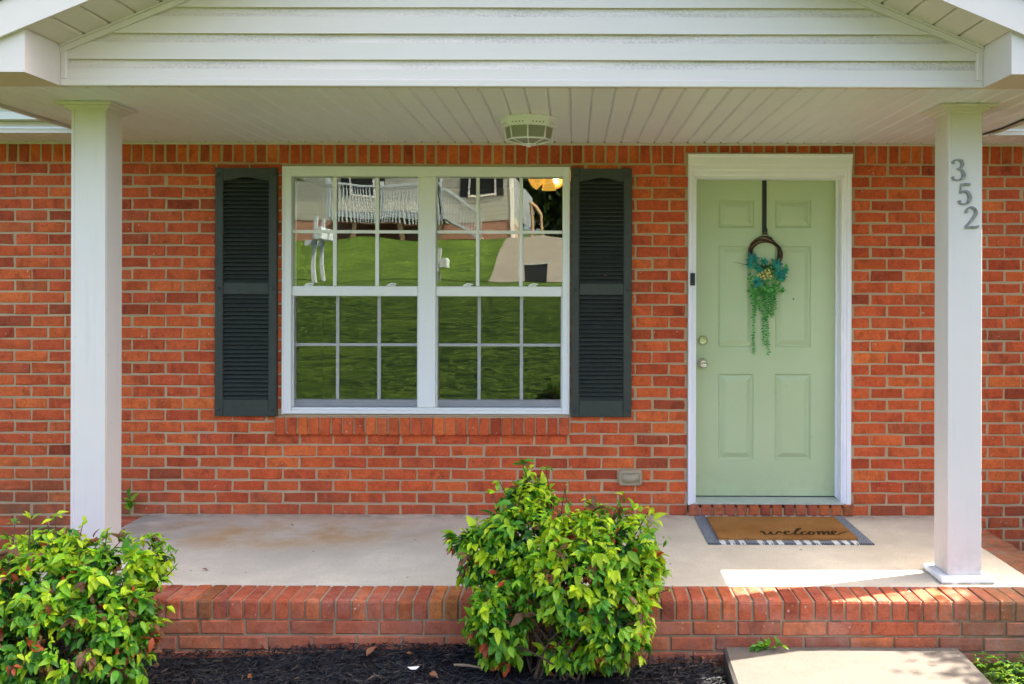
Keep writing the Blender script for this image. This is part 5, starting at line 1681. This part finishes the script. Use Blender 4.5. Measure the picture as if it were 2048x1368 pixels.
for (pa, pb) in ((938, 984), (700, 750)):
    xa, xb = RX(pa, D), RX(pb, D); za, zb = RZ(398, D), RZ(352, D) + .4
    mb = MB(); mb.box(xa, xb, HY, HY + .06, za, zb); w2 = mb.build('window', M['vinyl'], nb_)
    mb = MB(); mb.box(xa + .08, xb - .08, HY + .055, HY + .068, za + .08, zb - .08); mb.build('pane', M['hole'], w2)
    for xx in (xa - .36, xb + .02):
        mb = MB(); mb.box(xx, xx + .34, HY, HY + .05, za, zb); mb.build('shutter', M['hole'], nb_)
# deck
DD = D - 2.0; DYk = VIRT - DD
RAIL = simple('white_railing', (.34, .35, .38), .5); WOOD = simple('weathered_deck_wood', (.30, .18, .10), .85)
dx0_, dx1_ = RX(652, DD), RX(884, DD); dzf = RZ(430, DD)
dk_ = empty('deck', ((dx0_ + dx1_) / 2, DYk - 1, ground_z(0, DYk)), nb_)
mb = MB(); mb.box(dx0_, dx1_, HY + .06, DYk, dzf - .22, dzf); mb.build('deck_floor', RAIL, dk_)
mb = MB(); x = dx0_ + .05
zt = RZ(374, DD)
while x < dx1_: mb.box(x - .02, x + .02, DYk - .02, DYk + .02, dzf - .42, zt); x += .125
mb.box(dx0_, dx1_, DYk + .021, DYk + .06, zt, zt + .09); mb.box(dx0_, dx1_, DYk - .05, DYk - .021, dzf - .02, dzf + .06)
mb.build('railing', RAIL, dk_)
for px in (655, 760, 878, 882):
    mb = MB(); x = RX(px, DD); mb.box(x - .07, x + .07, DYk - .16, DYk - .03, dzf, zt + .25); mb.build('rail_post', RAIL, dk_)
for px in (700, 800, 876):
    mb = MB(); x = RX(px, DD); mb.box(x - .07, x + .07, DYk - .3, DYk - .16, ground_z(0, DYk) - .1, dzf - .22); mb.build('support_post', WOOD, dk_)
sx0, sx1 = dx1_, RX(968, DD); zb_ = ground_z(0, DYk)
mb = MB(); x = sx0
while x < sx1:
    t = (x - sx0) / (sx1 - sx0); zf = dzf + (zb_ - dzf) * t; mb.box(x - .02, x + .02, DYk - .02, DYk + .02, zf - .15, zf + 1.0); x += .13
mb.prism([(sx0, dzf + 1.0), (sx1, zb_ + 1.0), (sx1, zb_ + 1.1), (sx0, dzf + 1.1)], 'y', DYk + .021, DYk + .07)
mb.prism([(sx0, dzf - .05), (sx1, zb_ - .05), (sx1, zb_ + .05), (sx0, dzf + .05)], 'y', DYk + .021, DYk + .05); mb.build('stair_railing', RAIL, dk_)
mb = MB()
for q in range(8):
    t = q / 8; x = sx0 + (sx1 - sx0) * t; z = dzf + (zb_ - dzf) * (q + 1) / 9; mb.box(x, x + (sx1 - sx0) / 8 + .03, DYk - 1.1, DYk - .06, z - .05, z)
mb.build('stair_treads', WOOD, dk_)
# side stair with white panelled skirt and wooden handrail
mb = MB(); sxa, sxb = RX(1026, D), RX(1060, D)
mb.prism([(sxa, RZ(440, D)), (sxb, RZ(462, D)), (sxb, RZ(400, D)), (sxa, RZ(350, D))], 'y', HY - .6, HY - .5); mb.build('stair_screen', RAIL, nb_)
mb = MB(); pts = [RP_(1056, 410, D), RP_(1070, 420, D), RP_(1084, 434, D)]; mb.tube(pts, .09, 6)
for px, y0, y1 in ((1060, 412, 468), (1083, 432, 468)): mb.tube([RP_(px, y0, D), Vector((RX(px, D), HY, ground_z(0, HY) - .1))], .08, 6)
mb.build('handrail', WOOD, nb_)

# mailboxes by the street
def mailbox(px, ytop, ybase, Dm, lab, mat, arm=True):
    Y = VIRT - Dm; X = RX(px, Dm); zb = ground_z(X, Y) - .05; zt = RZ(ytop, Dm)
    root = empty('mailbox', (X, Y, zb)); tag(root, lab, 'mailbox', 'mailboxes along the street')
    mb = MB(); mb.box(X - .04, X + .04, Y - .04, Y + .04, zb, zt); mb.build('post', mat, root)
    za = zt - .46
    mb = MB(); mb.box(X - .22, X + .04, Y - .045, Y + .045, za - .10, za) if arm else mb.box(X - .04, X + .04, Y - .045, Y + .25, za - .08, za); mb.build('arm', mat, root)
    mb = MB(); prof = [(X + .055, za + .001), (X + .225, za + .001)] + [(X + .14 + .085 * math.cos(a), za + .13 + .085 * math.sin(a)) for a in [math.pi * k / 8 for k in range(9)]]
    mb.prism(prof, 'y', Y - .24, Y + .24); mb.build('box', mat, root)
GREY = simple('grey_mailbox', (.35, .35, .34), .5)
mailbox(629, 440, 572, 20.0, 'white mailbox on the leftmost post mirrored in the window', RAIL)
mailbox(647, 446, 556, 22.0, 'white mailbox on the thinner post right of the first', RAIL)
mailbox(880, 500, 575, 20.5, 'grey mailbox mirrored beside the window mullion', GREY, False)
bx_ = MB(); Db = 24.0; X0_, X1_ = RX(1047, Db), RX(1096, Db); Yb = VIRT - Db; zb = ground_z(0, Yb)
bo = empty('dark_box', ((X0_ + X1_) / 2, Yb, zb - .05)); tag(bo, 'dark stand-in box near the driveway mirrored in the window', 'utility box')  # box added in place of an unidentified dark rectangle in the window
bx_.box(X0_, X1_, Yb - .3, Yb, zb - .05, RZ(528, Db)); bx_.build('cabinet', M['black'], bo)
b2_ = MB(); b2_.box(X0_ - .02, X1_ + .02, Yb - .32, Yb + .02, RZ(528, Db) + .001, RZ(526, Db)); b2_.build('lid', GREY, bo)

# trees behind the neighbour
for k, (x, y, h, lab) in enumerate(((-0.6, -35, 9, 'dark leafy tree beside the neighbour house at the driveway'), (2.6, -40, 12, 'large leafy tree far right across the street'), (-18.5, -32, 11, 'leafy tree left of the neighbour house'), (-6, -45, 14, 'tall tree rising behind the neighbour house'), (14, -40, 12, 'leafy tree at the far end of the street'))):
    z = ground_z(x, y); s = h / 9
    leafy_tree('tree', lab, 'tree', (x, y, z), h, [((x, y, z + 5.2 * s), (2.6 * s, 2.6 * s, 2.6 * s)), ((x - 1.6 * s, y + .8, z + 3.6 * s), (1.8 * s, 1.6 * s, 1.9 * s)), ((x + 1.6 * s, y + .6, z + 3.4 * s), (1.8 * s, 1.6 * s, 2.2 * s)), ((x, y, z + 2.0 * s), (2.0 * s, 1.6 * s, 1.8 * s))],
               (7000, 5000, 1500, 1500, 1200)[k], 60 + k, .30 * s, (6, 6, 7, 7), 'trees across the street')

# big trees added out of view on the right to block bright low sky
for k, (x, y, h) in enumerate(((9.2, 2.0, 8.0), (10.0, 7.5, 8.5))):
    s = h / 9; z = -.3
    leafy_tree('tree', ('added unseen tree blocking low sky right of the house', 'second added unseen tree blocking low sky further back on the right')[k], 'tree', (x, y, z), h,
               [((x, y, z + 5.6 * s), (3.4 * s, 3.6 * s, 2.6 * s)), ((x, y, z + 2.6 * s), (3.4 * s, 3.8 * s, 2.6 * s))], 1800, 90 + k, .36 * s, (6, 6, 7), 'added sky blocking trees on the right')
# wooded ridge far behind the neighbour
wd = MB(); rg = random.Random(3)
nxw = 60
for j in range(7):
    for i in range(nxw + 1):
        x = -70 + 140 * i / nxw
        wd.v.append((x + rg.uniform(-.6, .6), -58 - 2.2 * j + rg.uniform(-.8, .8), 3.0 + 6 * math.sin(min(1, j / 5) * 1.5) * (.75 + .25 * math.sin(i * .7) * math.sin(i * .31 + 2)) + rg.uniform(-.7, .7)))
for j in range(6):
    for i in range(nxw): wd.face((j * (nxw + 1) + i, j * (nxw + 1) + i + 1, (j + 1) * (nxw + 1) + i + 1, (j + 1) * (nxw + 1) + i))
wo = wd.build('woodland', simple('far_foliage', (.03, .05, .015), .95, .5, 1.3, 1.0, 2.0), fix=False)
tag(wo, 'dark green wooded ridge far behind the neighbour house', 'woodland', kind='stuff')
